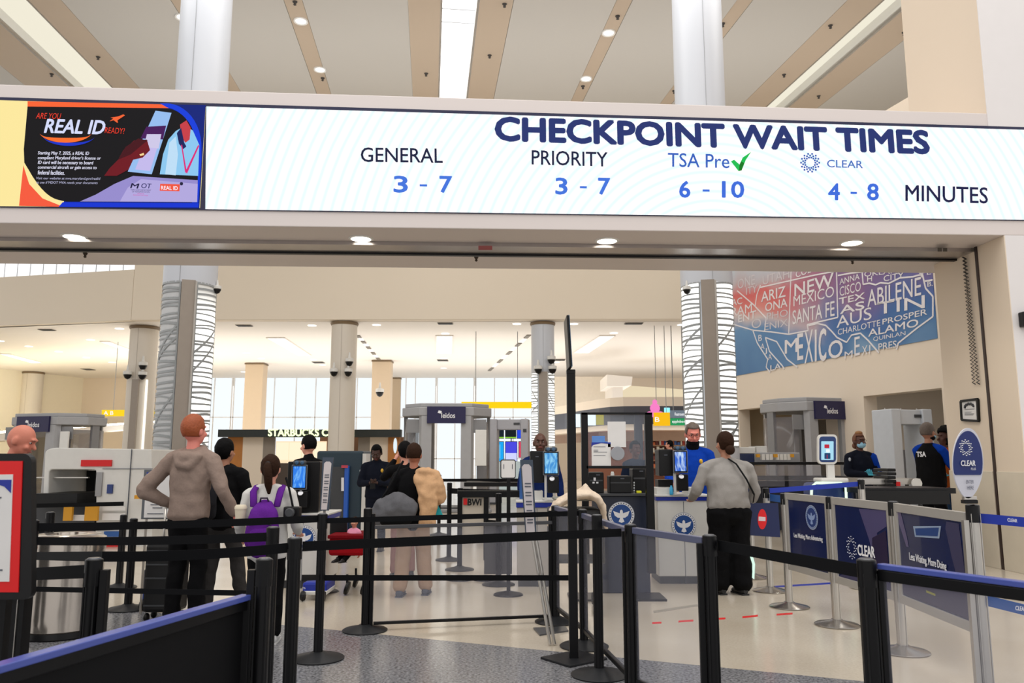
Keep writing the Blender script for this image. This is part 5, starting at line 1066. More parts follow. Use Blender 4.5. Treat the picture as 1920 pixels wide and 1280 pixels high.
# small stuff on right desk
for x0, x1 in ((1231, 1262), (1289, 1314)):
    o = wbox('document_tray', PLAS, None, x0, 914, x1, 926.5, 8.95, .3, bevel=.004); tag(o, 'low white document tray with a small lock on the right desk, %s of the kiosk' % ('left' if x0 == 1231 else 'right'), 'tray')
o = wbox('keyboard', BKP, None, 1234, 899, 1262, 914, 9.2, .2); tag(o, 'black keyboard stand beside the officer with glasses', 'keyboard')
# luggage cart/blue base parts under left kiosk
t = thing('blue_scale', 'low blue and white wheeled unit under the left desk', 'cart', (WX(585, 7.9, .3), 7.9, 0)); wbox('body', BLUE, t, 567, 1092, 612, 1112, 7.9, .4, bevel=.02); wbox('white_trim', PLAS, t, 565, 1108, 612, 1116, 7.88, .42, bevel=.01)
text('TSA', P(567, 1104, 7.88), P(573, 1104, 7.88), P(567, 1100, 7.88), WINK, t, 'lettering')
for px in (568, 606): M().lathe([(.04, -.02), (.05, 0), (.04, .02)], 16, T=Matrix.Translation((WX(px, 7.85, .06), 7.85, .05)) @ Matrix.Rotation(pi/2, 4, 'Y')).obj('wheel', BKP, t, world=True)
t = thing('blue_scale', 'low blue wheeled unit at the foot of the framed notice board', 'cart', (WX(285, 7.4, .3), 7.4, 0)); wbox('body', mat('scale_blue', (14, 60, 150), .4), t, 266, 1107, 300, 1126, 7.4, .35, bevel=.02); wbox('grey_cabinet', mat('cabinet_grey', (96, 94, 96), .5), t, 268, 1068, 318, 1110, 7.5, .4, bevel=.01)
for px in (268, 296): M().lathe([(.04, -.02), (.05, 0), (.04, .02)], 16, T=Matrix.Translation((WX(px, 7.38, .06), 7.38, .05)) @ Matrix.Rotation(pi/2, 4, 'Y')).obj('wheel', BKP, t, world=True)
# framed notice left (partly behind the red haired man)
Yf = 7.2; t = thing('notice_board', 'framed white notice board with blue top on a thin silver pole', 'sign', (WX(300, Yf, .8), Yf, 0))
wbox('frame', mat('frame_grey', (90, 94, 100), .4), t, 270, 880, 336, 973, Yf, .03, bevel=.004); wbox('sheet', PAPER, t, 275, 885, 331, 970, Yf-.003, .004); M().prism([P(275, 885, Yf-.006), P(331, 885, Yf-.006), P(331, 888, Yf-.006), P(300, 890, Yf-.006), P(280, 900, Yf-.006), P(275, 906, Yf-.006)], (0, .003, 0)).obj('blue_header', BLUE, t, world=True)
for k, (x0, x1) in enumerate(((282, 300), (286, 304), (276, 306))): wbox('printed_lines', INK, t, x0, 945+k*6+(5 if k == 2 else 0), x1, 946.3+k*6+(5 if k == 2 else 0), Yf-.007, .004)
wbox('pole', SIL, t, 272, 973, 275, None, Yf+.01, .02); wbox('base', SIL, t, 258, 1172, 300, 1175, Yf+.0, .3)
# angled narrow signs
def lean_sign(x0, x1, xt0, xt1, ytop, ybot, Y, label, bx_, by_, stripes=5):
    t = thing('leaning_sign', label, 'sign', (WX(bx_, Q(bx_, by_).y, 0), Q(bx_, by_).y, 0)); Yd = Q(bx_, by_).y
    n = V3((0, -1, 0))
    M().prism([P(x0-2, ybot+2, Y), P(x1+3, ybot+2, Y), P(xt1+3, ytop-3, Y), P(xt0-3, ytop-3, Y)], (0, .03, 0)).obj('frame', mat('frame_slate', (60, 72, 88), .4), t, world=True)
    c = [P(x0, ybot, Y), P(x1, ybot, Y), P(xt1, ytop+5, Y), P(xt0, ytop+5, Y)]
    poly([c[0], c[1], c[2].lerp(c[1], .04), c[2].lerp(c[3], .25), c[2].lerp(c[3], .75), c[3].lerp(c[0], .04)], mat('sign_sheet', (206, 198, 200), .6), t, 'sheet', n=n, off=.003)
    for k in range(stripes):
        v = .72-.13*k; A = c[0].lerp(c[3], v).lerp(c[1].lerp(c[2], v), .2); B = c[0].lerp(c[3], v).lerp(c[1].lerp(c[2], v), .85)
        for j in range(2): A2 = A-up*.022*j; B2 = B-up*.022*j; M().bar(A2+n*.005, B2+n*.005, .002, .009).obj('printed_lines', INK, t, world=True)
    return t, Yd
t, Yd = lean_sign(987, 1003, 978, 996, 865, 1000, 6.1, 'narrow leaning sign with printed lines on two silver tubes', 1028, 1185)
for dx in (0, 8):
    a = P(997+dx*.8, 1000, 6.08); b_ = V3((Q(1026+dx, 1184).x, 6.05, .01)); M().cyl(a, b_, .012, 10).obj('tube', SIL, t, world=True)
c_ = Q(1033, 1186); M().prism([Q(1000, 1179), Q(1060, 1176), Q(1066, 1184), Q(1012, 1192)], (0, 0, .012)).obj('base_plate', mat('plate_grey', (90, 92, 96), .3, .6), t, world=True)
t, Yd = lean_sign(602, 613, 608, 622, 860, 955, 8.0, 'narrow slanting notice on a stand right of the left kiosk', 610, 1109); wbox('pole', GRY, t, 606, 955, 610, None, 8.02, .02); M().lathe([(.14, 0), (.12, .015), (.02, .02)], 20, c=(0, 0, 0)).obj('base', DGR, t)
Yt = 8.2; t = thing('tablet_sign', 'small rounded white notice in a dark frame on a pole', 'sign', (WX(953, Yt, .8), Yt, 0)); rr(938, 861, 967, 897, 4, Yt, DGR, 'frame', .02); rr(940, 863, 965.5, 895, 3, Yt-.003, PAPER, 'sheet', .003)
for x_ in (944, 960): wbox('printed_lines', INK, t, x_, 870, x_+1.2, 879, Yt-.006, .003)
wbox('pole', BLK, t, 950, 897, 957, None, Yt+.0, .04); M().lathe([(.15, 0), (.14, .015), (.03, .04)], 24).obj('base', BLK, t)
# ================================================================ GLASS BOOTH AND NAVY PODIUM
Yk = 8.3
t = thing('navy_podium', 'dark navy officer podium with round seal inside the glass booth', 'podium', (WX(1170, Yk, .6), Yk, 0))
navy2 = mat('podium_navy', (12, 24, 48), .4)
wbox('body', navy2, t, 1120, 929, 1216, None, Yk, .6, bevel=.01); wbox('top', DGR, t, 1112, 925, 1218, 930, Yk-.05, .7, bevel=.005); seal(P(1165, 965, Yk-.004), U_, V_, .135, t)
t = thing('glass_booth', 'black framed clear acrylic booth screen with taped papers', 'screen', (WX(1155, 8.0, .8), 8.0, 0)); Yg = 8.0
for x0, x1 in ((1090, 1102), (1209, 1223)): wbox('post', BLK, t, x0, 773, x1, 1075, Yg, .08, bevel=.004)
wbox('top_bar', BLK, t, 1090, 773, 1223, 777, Yg, .05); wbox('middle_bar', BLK, t, 1100, 873, 1212, 878, Yg, .03); wbox('clear_panel', mat('booth_clear', (170, 180, 196), .05, alpha=.12), t, 1102, 777, 1209, 873, Yg+.02, .006)
for px in (1096, 1216): M().box((WX(px, Yg, 0)-t.location.x, .04, .01), (.3, .4, .02)).obj('foot', BLK, t)
def paper(x0, y0, x1, y1, label, hdr=False):
    p = thing('taped_paper', label, 'paper', (WX((x0+x1)/2, Yg), Yg+.01, P(960, y1, Yg).z)); wbox('sheet', PAPER, p, x0, y0, x1, y1, Yg+.01, .003)
    if hdr:
        M().prism([P(x0, y0, Yg+.008), P(x1, y0, Yg+.008), P(x1, y0+3, Yg+.008), P((x0+x1)/2, y0+1.5, Yg+.008), P(x0+3, y0+5, Yg+.008), P(x0, y0+9, Yg+.008)], (0, .002, 0)).obj('blue_header', BLUE, p, world=True)
        for yy, w_ in ((8, .8), (14, .3), (16, .3), (18, .9), (24, .8)): wbox('printed_lines', INK, p, x0+4, y0+yy, x0+4+(x1-x0-8)*w_, y0+yy+.8, Yg+.008, .002)
paper(1109, 829, 1145, 874, 'white printed notice with blue wave header taped inside the booth', True); paper(1139, 790, 1173, 838, 'blank white paper sheet hanging high inside the booth')
o = M().lathe([(.07, 0), (.066, .012)], 28, T=Matrix.Translation(P(1158, 850, Yg-.005)) @ Matrix.Rotation(pi/2, 4, 'X')).obj('speak_through', mat('disc_grey', (150, 152, 158), .4), smooth='auto'); tag(o, 'round grey speak-through disc in the booth glass', 'speaker')
def device(x0, y0, x1, y1, Y, label, nm='card_printer', cat='device', D=.25):
    t = thing(nm, label, cat, (WX((x0+x1)/2, Y, 1), Y, P(960, y1, Y).z)); wbox('housing', BKP, t, x0, y0, x1, y1, Y, D, bevel=.012); wbox('slot', DGR, t, x0+2, y0+(y1-y0)*.35, x1-2, y0+(y1-y0)*.42, Y-.004, .01); wbox('mark', INK, t, x0+(x1-x0)*.5, y0+4, x0+(x1-x0)*.5+7, y0+6, Y-.004, .01); return t
t = device(1104, 885, 1132, 925, Yk+.05, 'small black device with white symbols at the left of the booth podium')
for dx, dy in ((9, 10), (7, 18), (14, 18)): wbox('symbol', WINK, t, 1104+dx, 885+dy, 1104+dx+4, 885+dy+(6 if dy < 15 else 3), Yk+.04, .01)
device(1143, 892, 1184, 925, Yk+.0, 'wide black printer on the booth podium')
t = device(1186, 878, 1212, 926, Yk+.1, 'black monitor back at the right of the booth podium', 'monitor', 'monitor')
for k in range(5): wbox('button', WINK, t, 1188, 903+k*5, 1190, 906+k*5, Yk+.09, .01)
o = wbox('yellow_marker', mat('marker_yellow', (224, 220, 30), .5), None, 1194, 920, 1203, 924.5, Yk-.02, .06, bevel=.005); tag(o, 'yellow marker lying on the booth podium', 'marker')
# ================================================================ FACE KIOSK (tablet stand), white bottle, cart with coat, stroller
Yc = 10.5; t = thing('tablet_kiosk', 'white tablet kiosk on a slim stand beside the body scanner', 'kiosk', (WX(1555, Yc, .8), Yc, 0)); rr(1534, 814, 1570, 870, 8, Yc, PLAS, 'tablet_shell', .05); rr(1536.5, 818, 1567.5, 866, 6, Yc-.004, mat('tablet_navy', (10, 50, 110), .3), 'bezel', .004); rr(1540, 827, 1563, 862, 1, Yc-.008, emi((170, 220, 240), 1), 'screen', .004)
for x0, y0, x1, y1, c in ((1546, 833, 1555, 840, (190, 40, 60)), (1549, 842, 1556, 848, (240, 250, 250)), (1546, 849, 1557, 860, (30, 70, 110)), (1550, 852, 1552, 860, (190, 40, 60))): rr(x0, y0, x1, y1, 1, Yc-.012, emi(c, 1), 'graphic', .003)
wbox('neck', PLAS, t, 1551, 870, 1565, 903, Yc+.01, .06, bevel=.01); wbox('shelf', PLAS, t, 1540, 896, 1592, 905, Yc-.1, .3, bevel=.02)
wbox('body', mat('kiosk_blue', (8, 44, 104), .35), t, 1524, 905, 1602, None, Yc, .4, bevel=.05)
b = M(); b.tube([P(1520, 960, Yc-.1), P(1522, 912, Yc-.1), P(1530, 905, Yc-.1), P(1578, 906, Yc-.1), P(1586, 914, Yc-.1), P(1588, 960, Yc-.1)], [.018]*6, 8); b.obj('lit_edge', emi((225, 250, 225), 1.2), t, world=True)
b = M(); b.tube([V3((WX(1400, 8.2, .2), 8.2, .22)), V3((WX(1412, 8.2, .2), 8.2, .16)), V3((WX(1414, 8.2, .2), 8.2, .3)), V3((WX(1410, 8.2, .2), 8.2, .38))], [.014]*4, 8)
o = b.obj('lit_ring', emi((215, 250, 230), 1.1)); tag(o, 'curved pale lit edge near the floor by the woman in grey', 'lamp')
o = M().lathe([(.035, 0), (.038, .01), (.038, .16), (.02, .19), (.02, .21), (.012, .23), (.0, .23)], 18).obj('white_bottle', PLAS, loc=P(1149, 925, Yk+.3), smooth='auto'); tag(o, 'tall white bottle standing behind the booth printer', 'bottle')
o = M().lathe([(.02, 0), (.022, .01), (.02, .07), (.01, .09), (.01, .1)], 12).obj('sanitizer_bottle', mat('sanitizer_blue', (60, 170, 220), .3), loc=P(1259, 927, 8.88), smooth='auto'); tag(o, 'small light blue sanitizer bottle on the right desk', 'bottle')
# ================================================================ PEOPLE
_dg = None
def fuse(b, vox, smooth=2, fold=0., fsize=.12, seed=0):
    me = b.mesh('tmp'); o = bpy.data.objects.new('tmp', me); COL.objects.link(o)
    md = o.modifiers.new('r', 'REMESH'); md.mode = 'VOXEL'; md.voxel_size = vox; md.use_smooth_shade = True
    md = o.modifiers.new('s', 'SMOOTH'); md.iterations = smooth; md.factor = .6
    if fold:
        tx = bpy.data.textures.get('fold_noise') or bpy.data.textures.new('fold_noise', 'CLOUDS'); tx.noise_scale = fsize; tx.noise_depth = 1
        md = o.modifiers.new('d', 'DISPLACE'); md.texture = tx; md.strength = fold; md.mid_level = .5; md.texture_coords = 'LOCAL'
    dg = bpy.context.evaluated_depsgraph_get(); r = bpy.data.meshes.new_from_object(o.evaluated_get(dg))
    bpy.data.objects.remove(o); bpy.data.meshes.remove(me)
    for p in r.polygons: p.use_smooth = True
    return r
def hand(b, w_, d, n, sg, s=1., curl=.5):
    d = V3(d).normalized(); n = V3(n); n = (n-d*n.dot(d)).normalized(); sd = d.cross(n).normalized()
    b.tube([w_-d*.02*s, w_+d*.04*s, w_+d*.085*s], [(.024*s, .018*s), (.038*s, .016*s), (.037*s, .013*s)], 10, side=sd)
    for i, L in enumerate((.066, .078, .072, .056)):
        p = w_+d*.08*s+sd*((i-1.5)*.0195*s); pts = [p]; dd = d
        for k in range(3): dd = (dd+n*curl*.75).normalized(); p = p+dd*(L*s*(.42, .32, .26)[k]); pts.append(p)
        b.tube(pts, [.0092*s, .0088*s, .008*s, .0066*s], 7)
    p = w_+d*.02*s+sd*sg*.03*s; q = p+(d*.6+sd*sg*.7+n*.25).normalized()*.038*s; b.tube([p, q, q+(d*.9+sd*sg*.2+n*.3).normalized()*.032*s], [.0115*s, .0105*s, .008*s], 7)
def person(label, loc, rz, H, skin, top_m, pants_m, shoe_m, arms=None, sit=False, feet=((-.1, 0), (.11, .03)), lean=0., hy=0., hn=0., hair=None, hair_m=None, face=False, width=1., belly=0., sleeve=1., topz=.9, loose=.022, fold=.03, hood=False, parts=None, collar=None, pfat=0., group=None, knees=0., sock=None):
    s = H/1.78; width = width*.88; loose = loose*.7; fold = fold*.6; t = thing('person', label, 'person', loc, rz, group)
    piv = V3((0, 0, .95)); ML = Matrix.Translation(piv) @ Matrix.Rotation(-lean, 4, 'X') @ Matrix.Translation(-piv)
    up_ = lambda p: ML @ V3(p)
    nk = up_((0, 0, 1.5)); HM = Matrix.Translation(nk) @ Matrix.Rotation(hy, 4, 'Z') @ Matrix.Rotation(-hn-lean*.3, 4, 'X') @ Matrix.Scale(1.12, 4) @ Matrix.Translation(V3((0, 0, -1.5)))
    arms = arms or {}
    W = width; sh = .185*W
    A = {}
    for sd, sg in (('L', -1), ('R', 1)):
        el, ha, cu = (arms.get(sd) or (None, None, .4))
        S0 = up_((sg*sh, 0, 1.415-.05*max(0, W-.95))); el = V3(el) if el else V3((sg*(sh+.07), -.02, 1.13)); ha = V3(ha) if ha else V3((sg*(sh+.09), .06, .88))
        A[sd] = (S0, el, ha, cu, sg)
    sc = lambda b: b
    def S_(b): b.v = [(x*s, y_*s, z*s) for x, y_, z in b.v]; return b
    F_ = {-1: feet[0], 1: feet[1]}
    def leg(b, r0, r1, zend=.09, extra=0.):
        for sg in (-1, 1):
            fx, fy = F_[sg]; hip = V3((sg*.085*W, 0, .9)); an = V3((fx, fy-.01, .09)) if not sit else V3((fx, .5, .72)); kn = (hip+an)/2+V3((0, .03+knees, .03 if not sit else .06)); cf = kn.lerp(an, .35)+V3((0, -.015, 0)); e_ = kn.lerp(an, 1-(zend-.09)/.4)
            b.tube([hip, hip.lerp(kn, .5), kn, cf, e_], [(r0*1.0, r0*1.05), r0*.86, (r1*1.15, r1*1.2), (r1*1.08, r1*1.12), r1*.95 if extra == 0 else r1*1.05], 12, side=(1, 0, 0))
    # body
    b = M()
    b.tube([V3((0, 0, .9)), up_((0, 0, 1.0)), up_((0, .0, 1.12)), up_((0, .0, 1.28)), up_((0, 0, 1.40)), up_((0, 0, 1.455))], [(.155*W, .105), (.15*W, .11+belly*.6), (.14*W, .105+belly), (.158*W, .112+belly*.4), (.15*W, .095), (.08, .065)], 16, side=(1, 0, 0))
    b.tube([up_((0, -.01, 1.42)), HM @ V3((0, 0, 1.56))], [.06, .052], 12)
    b.ball((0, -.008, 1.652), (.074, .094, .1), 18, 12, HM); b.ball((0, .02, 1.60), (.062, .07, .078), 16, 10, HM); b.ball((0, .034, 1.558), (.04, .05, .03), 12, 8, HM)
    b.tube([HM @ V3((0, .088, 1.645)), HM @ V3((0, .112, 1.612))], [.011, .016], 8); b.ball((0, .085, 1.672), (.05, .014, .012), 10, 6, HM)
    for sg in (-1, 1): b.ball((sg*.077, -.012, 1.628), (.012, .022, .034), 10, 8, HM); b.ball((sg*.042, .07, 1.61), (.024, .02, .02), 8, 6, HM)
    leg(b, .08, .05)
    for sd in A:
        S0, el, ha, cu, sg = A[sd]; b.tube([S0, S0.lerp(el, .5), el], [.052, .046, .038], 10); b.tube([el, el.lerp(ha, .4), ha], [.04, .037, .026], 10)
    for sg in (-1, 1) if not sit else (): fx, fy = F_[sg]; b.tube([(fx, fy-.05, .05), (fx, fy+.14, .035)], [.035, .03], 8)
    S_(b); me = fuse(b, .0085 if face else .0105, 1)
    hb = M()
    for sd in A:
        S0, el, ha, cu, sg = A[sd]; d = (ha-el).normalized(); n = V3((-sg, .3, 0)) if abs(d.z) > .5 else V3((0, 0, 1)); hand(hb, ha, d, n, -sg if abs(d.z) > .5 else -sg, 1., cu)
    S_(hb); hm = hb.mesh('h'); bm = bmesh.new(); bm.from_mesh(me); bm.from_mesh(hm)
    bm.to_mesh(me); bm.free(); bpy.data.meshes.remove(hm)
    body = link('body', me, skin, t); 
    for p in me.polygons: p.use_smooth = True
    # trousers
    b = M(); leg(b, .098+pfat, .066+pfat*.9, .1, 1); b.tube([(0, 0, .84), (0, 0, .95), up_((0, 0, 1.03))], [(.16*W, .11+pfat), (.158*W, .112+belly*.4+pfat*.6), (.145*W, .105+belly*.4)], 14, side=(1, 0, 0)); S_(b)
    link('trousers', fuse(b, .013, 3, fold*.8, .1), pants_m, t)
    # top
    b = M(); l = loose
    b.tube([up_((0, 0, topz)), up_((0, 0, 1.0)), up_((0, 0, 1.12)), up_((0, 0, 1.28)), up_((0, 0, 1.39)), up_((0, -.005, 1.465))], [(.165*W+l, .12+l+belly*.3), (.16*W+l, .12+l+belly*.7), (.152*W+l, .115+l+belly), (.168*W+l, .122+l+belly*.4), (.155*W+l*.7, .1+l*.8), (.072+l*.4, .066+l*.4)], 18, side=(1, 0, 0))
    for sd in A:
        S0, el, ha, cu, sg = A[sd]; b.ball(S0+V3((0, 0, -.015)), .06+l*.35, 12, 8); b.tube([up_((sg*.03, -.01, 1.475)), up_((sg*.03, -.01, 1.475)).lerp(S0, .55)+V3((0, 0, -.002)), S0], [.04+l*.3, .05+l*.4, .055+l*.4], 10)
        if sleeve >= 1: b.tube([S0, S0.lerp(el, .5), el], [.062+l*.5, .056+l*.5, .05+l*.5], 12); b.tube([el, el.lerp(ha, .45), el.lerp(ha, .93)], [.051+l*.5, .044+l*.5, .034+l*.3], 12)
        elif sleeve > 0: b.tube([S0, S0.lerp(el, sleeve)], [.064+l*.5, .058+l*.5], 12)
    if hood:
        n = 14; pts = [up_((.098*cos(a), -.02+.085*sin(a), 1.475-.055*sin(a)*-1*-1 if False else 1.475+.03*sin(a))) for a in [2*pi*i/n for i in range(n+1)]]
        b.tube(pts, [.032]*len(pts), 8); b.tube([up_((-.1, -.09, 1.45)), up_((-.04, -.135, 1.36)), up_((.04, -.14, 1.34)), up_((.11, -.09, 1.44))], [.03, .042, .042, .03], 10); b.ball(up_((0, -.11, 1.41)), (.1, .05, .075), 12, 8)
    if collar: b.tube([up_((0, 0, 1.44)), HM @ V3((0, 0, 1.52))], [.078, .07], 14)
    S_(b); link('top', fuse(b, .0125, 3, fold, .11), top_m, t)
    # shoes
    for sg in (-1, 1):
        fx, fy = F_[sg]; b = M(); b.tube([(fx, fy-.06, .045), (fx, fy+.02, .05), (fx, fy+.1, .036), (fx, fy+.17, .03)], [(.042, .045), (.043, .05), (.044, .034), (.038, .026)], 12, side=(1, 0, 0)); b.tube([(fx, fy-.02, .06), (fx, fy-.025, .11)], [.045, .045], 10)
        b.v = [(x, y_, max(z, .012)) for x, y_, z in b.v]; b.box((fx, fy+.05, .008), (.085, .26, .016)); b.v = [(x, y_+(.5 if sit else 0), z+(.66 if sit else 0)) for x, y_, z in b.v]; S_(b); b.obj('shoe', shoe_m, t, smooth='auto')
    if sock: pass
    # hair
    T = Matrix.Scale(s, 4) @ HM
    def hobj(b, nm, m_, sm=True): b.v = [tuple(T @ V3(v)) for v in b.v]; return b.obj(nm, m_, t, smooth=sm)
    if hair:
        b = M(); b.ball((0, -.012, 1.662), (.0835, .103, .108), 30, 22); low_ = {'short': 1.59, 'long': 1.54, 'buzz': 1.60, 'fringe': 1.6, 'pony': 1.55, 'bun': 1.58, 'curly': 1.5}[hair]
        if hair == 'curly': b.v = [(x*1.35, (y_+.012)*1.25-.03, 1.65+(z-1.65)*1.3) for x, y_, z in b.v]
        def keep(f):
            c = [sum(b.v[i][k] for i in f)/len(f) for k in range(3)]
            if c[2] < low_: return False
            fl = 1.715 if hair != 'fringe' else 1.69
            if c[1] > .03 and c[2] < fl: return False
            if c[1] > -.02 and c[2] < 1.64 and hair not in ('curly',): return False
            if hair == 'fringe' and c[2] > 1.735: return False
            return True
        b.f = [f for f in b.f if keep(f)]
        o = hobj(b, 'hair', hair_m); md = o.modifiers.new('sd', 'SOLIDIFY'); md.thickness = .012 if hair != 'buzz' else .006; md.offset = -1
        tx = bpy.data.textures.get('hair_noise') or bpy.data.textures.new('hair_noise', 'CLOUDS'); tx.noise_scale = .03; md = o.modifiers.new('d', 'DISPLACE'); md.texture = tx; md.strength = .01 if hair != 'curly' else .05; md.mid_level = .4
        if hair == 'pony':
            b = M(); b.tube([(0, -.1, 1.69), (0, -.135, 1.665), (.01, -.14, 1.58), (.015, -.125, 1.50), (.02, -.12, 1.43)], [.022, .034, .038, .034, .014], 12); hobj(b, 'ponytail', hair_m); b = M(); b.ball((0, -.118, 1.68), (.026, .016, .026), 10, 6); hobj(b, 'hair_tie', BKP)
        if hair == 'bun': b = M(); b.ball((0, -.1, 1.575), (.05, .045, .05), 12, 9); hobj(b, 'bun', hair_m)
    if face:
        for sg in (-1, 1):
            b = M(); b.ball((sg*.03, .0745, 1.648), (.0115, .0085, .006), 10, 8); e_ = hobj(b, 'eye', mat('eye_white', (176, 166, 158), .5)); b = M(); b.ball((sg*.03, .0812, 1.6475), (.006, .004, .006), 8, 6); o = hobj(b, 'iris', mat('iris_dark', (30, 20, 16), .2)); o.parent = e_
            b = M(); b.tube([(sg*.016, .093, 1.668), (sg*.03, .0945, 1.673), (sg*.046, .085, 1.669)], [.003, .0036, .0022], 6); hobj(b, 'eyebrow', hair_m or BKP)
        if face != 'mask': b = M(); b.tube([(-.024, .086, 1.582), (-.008, .094, 1.585), (.008, .094, 1.585), (.024, .086, 1.582)], [.003, .0062, .0062, .003], 8); hobj(b, 'mouth', mat('lips', (140, 74, 70), .5))
    t['_s'] = s
    return t, T, up_, s, HM, A
def hb_(T, b, nm, m_, t, sm=True): b.v = [tuple(T @ V3(v)) for v in b.v]; return b.obj(nm, m_, t, smooth=sm)
def glasses(T, t):
    b = M()
    for sg in (-1, 1):
        pts = [(sg*.031+.022*cos(a), .1, 1.648+.015*sin(a)) for a in [2*pi*i/12 for i in range(13)]]; b.tube(pts, [.0018]*13, 5); b.tube([(sg*.053, .098, 1.65), (sg*.079, -.0, 1.645)], [.0018, .0018], 5)
    b.tube([(-.009, .1, 1.65), (.009, .1, 1.65)], [.0018, .0018], 5); hb_(T, b, 'glasses', BKP, t)
def mask(T, t, m_, y0=1.6):
    b = M(); b.ball((0, .045, y0-.015), (.062, .072, .05), 16, 12); hb_(T, b, 'face_mask', m_, t)
def beard(T, t, m_):
    b = M(); b.ball((0, .028, 1.572), (.066, .07, .045), 16, 10); hb_(T, b, 'beard', m_, t)
def badge(t, s, up_, m_, x=.09, z=1.34, y_=.135):
    p = V3(up_((x, y_, z)))*s; b = M(); b.ball(p, (.022, .008, .03), 10, 8); return b.obj('badge', m_, t, smooth=True)
sk = lambda n, c: mat('skin_'+n, c, .55, noise=.06, scale=30)
FAIR = sk('fair', (214, 150, 128)); PINK = sk('pink', (214, 128, 112)); DARK = sk('dark', (86, 52, 40)); DARK2 = sk('deep', (66, 40, 32)); MED = sk('medium', (170, 118, 92))
def cloth(n, c, sc=60, bp=.25, nz=.12): return mat(n, c, .9, spec=.12, bump=bp, scale=sc, noise=nz)
TAUPE = cloth('hoodie_taupe', (140, 122, 112)); BLKC = cloth('cloth_black', (13, 13, 15)); BLKT = cloth('trousers_black', (10, 10, 12)); GRYC = cloth('sweater_grey', (150, 146, 142), 200, .4); UNI = cloth('uniform_blue', (10, 58, 160)); NAVC = cloth('uniform_navy', (20, 24, 36)); BEI = cloth('trousers_beige', (168, 140, 116)); TANC = cloth('coat_tan', (196, 156, 118)); HEA = cloth('sweater_pale', (206, 204, 200), 200)
DG = cloth('trousers_charcoal', (52, 50, 50)); SHB = mat('shoe_black', (24, 24, 26), .5); SHN = mat('shoe_slate', (70, 76, 92), .6); SHW = mat('shoe_white', (200, 200, 200), .5)
HR = mat('hair_red', (150, 72, 32), .6, noise=.3, scale=60, bump=.5); HB = mat('hair_black', (8, 7, 8), .7, spec=.1, noise=.3, scale=60, bump=.5); HBR = mat('hair_brown', (46, 28, 18), .7, spec=.1, noise=.3, scale=60, bump=.5); HG = mat('hair_grey', (96, 84, 76), .6, noise=.3, scale=60, bump=.5)
def at(px, Y): return (WX(px, Y, 1.2), Y, 0)
def ht(py, Y, px=960): return P(px, py, Y).z
# red haired man, hand on hip
Y = 6.6
person('red haired man in taupe hooded sweatshirt, back view, hand on hip', at(358, Y), R(-6), ht(780, Y, 372), sk('rosy', (222, 134, 120)), TAUPE, BLKT, SHB, arms={'L': ((-.40, -.06, 1.14), (-.20, .10, 1.02), .6), 'R': ((.30, -.03, 1.15), (.37, .10, .93), .5)}, hair='short', hair_m=HR, hy=R(-14), hood=True, width=1.06, topz=.93, loose=.034, fold=.045, lean=.02)
# man in black jacket with backpack
Y = 7.3
t, T, up_, s, HM, A = person('man in black jacket with dark backpack, dark hair, standing behind the purple backpack', at(420, Y), R(-15), ht(824, Y, 420), MED, BLKC, DG, mat('shoe_striped', (60, 60, 64), .5, noise=.5, scale=20), arms={'L': ((-.26, .05, 1.15), (-.16, .25, 1.05), .5), 'R': ((.27, .05, 1.15), (.2, .25, 1.05), .5)}, hair='long', hair_m=HB, width=1.25, loose=.045, fold=.05, hood=True, feet=((-.13, .0), (.2, .15)))
b = M(); b.tube([(-.05, -.2, .98), (-.05, -.24, 1.12), (-.05, -.23, 1.28), (-.05, -.19, 1.38)], [(.12, .06), (.14, .09), (.13, .085), (.09, .05)], 14, side=(1, 0, 0)); b.v = [(x*s, y_*s, z*s) for x, y_, z in b.v]; link('backpack', fuse(b, .014, 2, .03), cloth('backpack_charcoal', (34, 34, 38)), t)
# teen with purple backpack
Y = 6.15
t, T, up_, s, HM, A = person('young woman with brown ponytail in pale sweater, seen from behind', at(507, Y), R(4), ht(855, Y, 510), FAIR, HEA, BLKT, SHW, arms={'L': ((-.27, -.02, 1.12), (-.3, .16, 1.0), .7), 'R': ((.28, -.02, 1.12), (.27, .16, 1.02), .6)}, hair='pony', hair_m=HBR, width=1.18, loose=.03, topz=.8, fold=.035, feet=((-.1, 0), (.1, -.04)), pfat=.01)
wp_ = lambda b: [tuple(V3(v)*s) for v in b.v]
bp = thing('backpack', 'purple backpack with a top handle worn by the ponytail woman', 'backpack', t.location, R(4))
b = M(); b.tube([(0, -.2, .86), (0, -.235, .98), (0, -.235, 1.14), (0, -.22, 1.26), (0, -.18, 1.33)], [(.14, .07), (.165, .1), (.16, .1), (.13, .08), (.08, .045)], 18, side=(1, 0, 0)); b.v = wp_(b)
PUR = cloth('backpack_purple', (92, 34, 132), 90); link('bag_body', fuse(b, .013, 3, .022, .1), PUR, bp)
b = M(); b.tube([(0, -.29, .9), (0, -.315, 1.0), (0, -.3, 1.1)], [(.11, .04), (.125, .045), (.1, .035)], 14, side=(1, 0, 0)); b.v = wp_(b); link('front_pocket', fuse(b, .013, 2, .01), PUR, bp)
for sg in (-1, 1):
    b = M(); b.tube([(sg*.11, -.17, 1.3), (sg*.13, -.12, 1.44), (sg*.125, -.0, 1.49), (sg*.13, .12, 1.42), (sg*.13, .15, 1.28)], [(.034, .012)]*5, 8, side=(1, 0, 0)); b.v = wp_(b); b.obj('shoulder_strap', PUR, bp, smooth=True)
b = M(); b.tube([(-.045, -.2, 1.33), (-.03, -.23, 1.38), (.03, -.23, 1.38), (.045, -.2, 1.33)], [.009]*4, 8); b.tube([(-.1, -.325, 1.13), (0, -.335, 1.17), (.1, -.325, 1.13)], [.004]*3, 6); b.v = wp_(b); b.obj('handle', mat('handle_dark', (40, 24, 50), .6), bp, smooth=True)
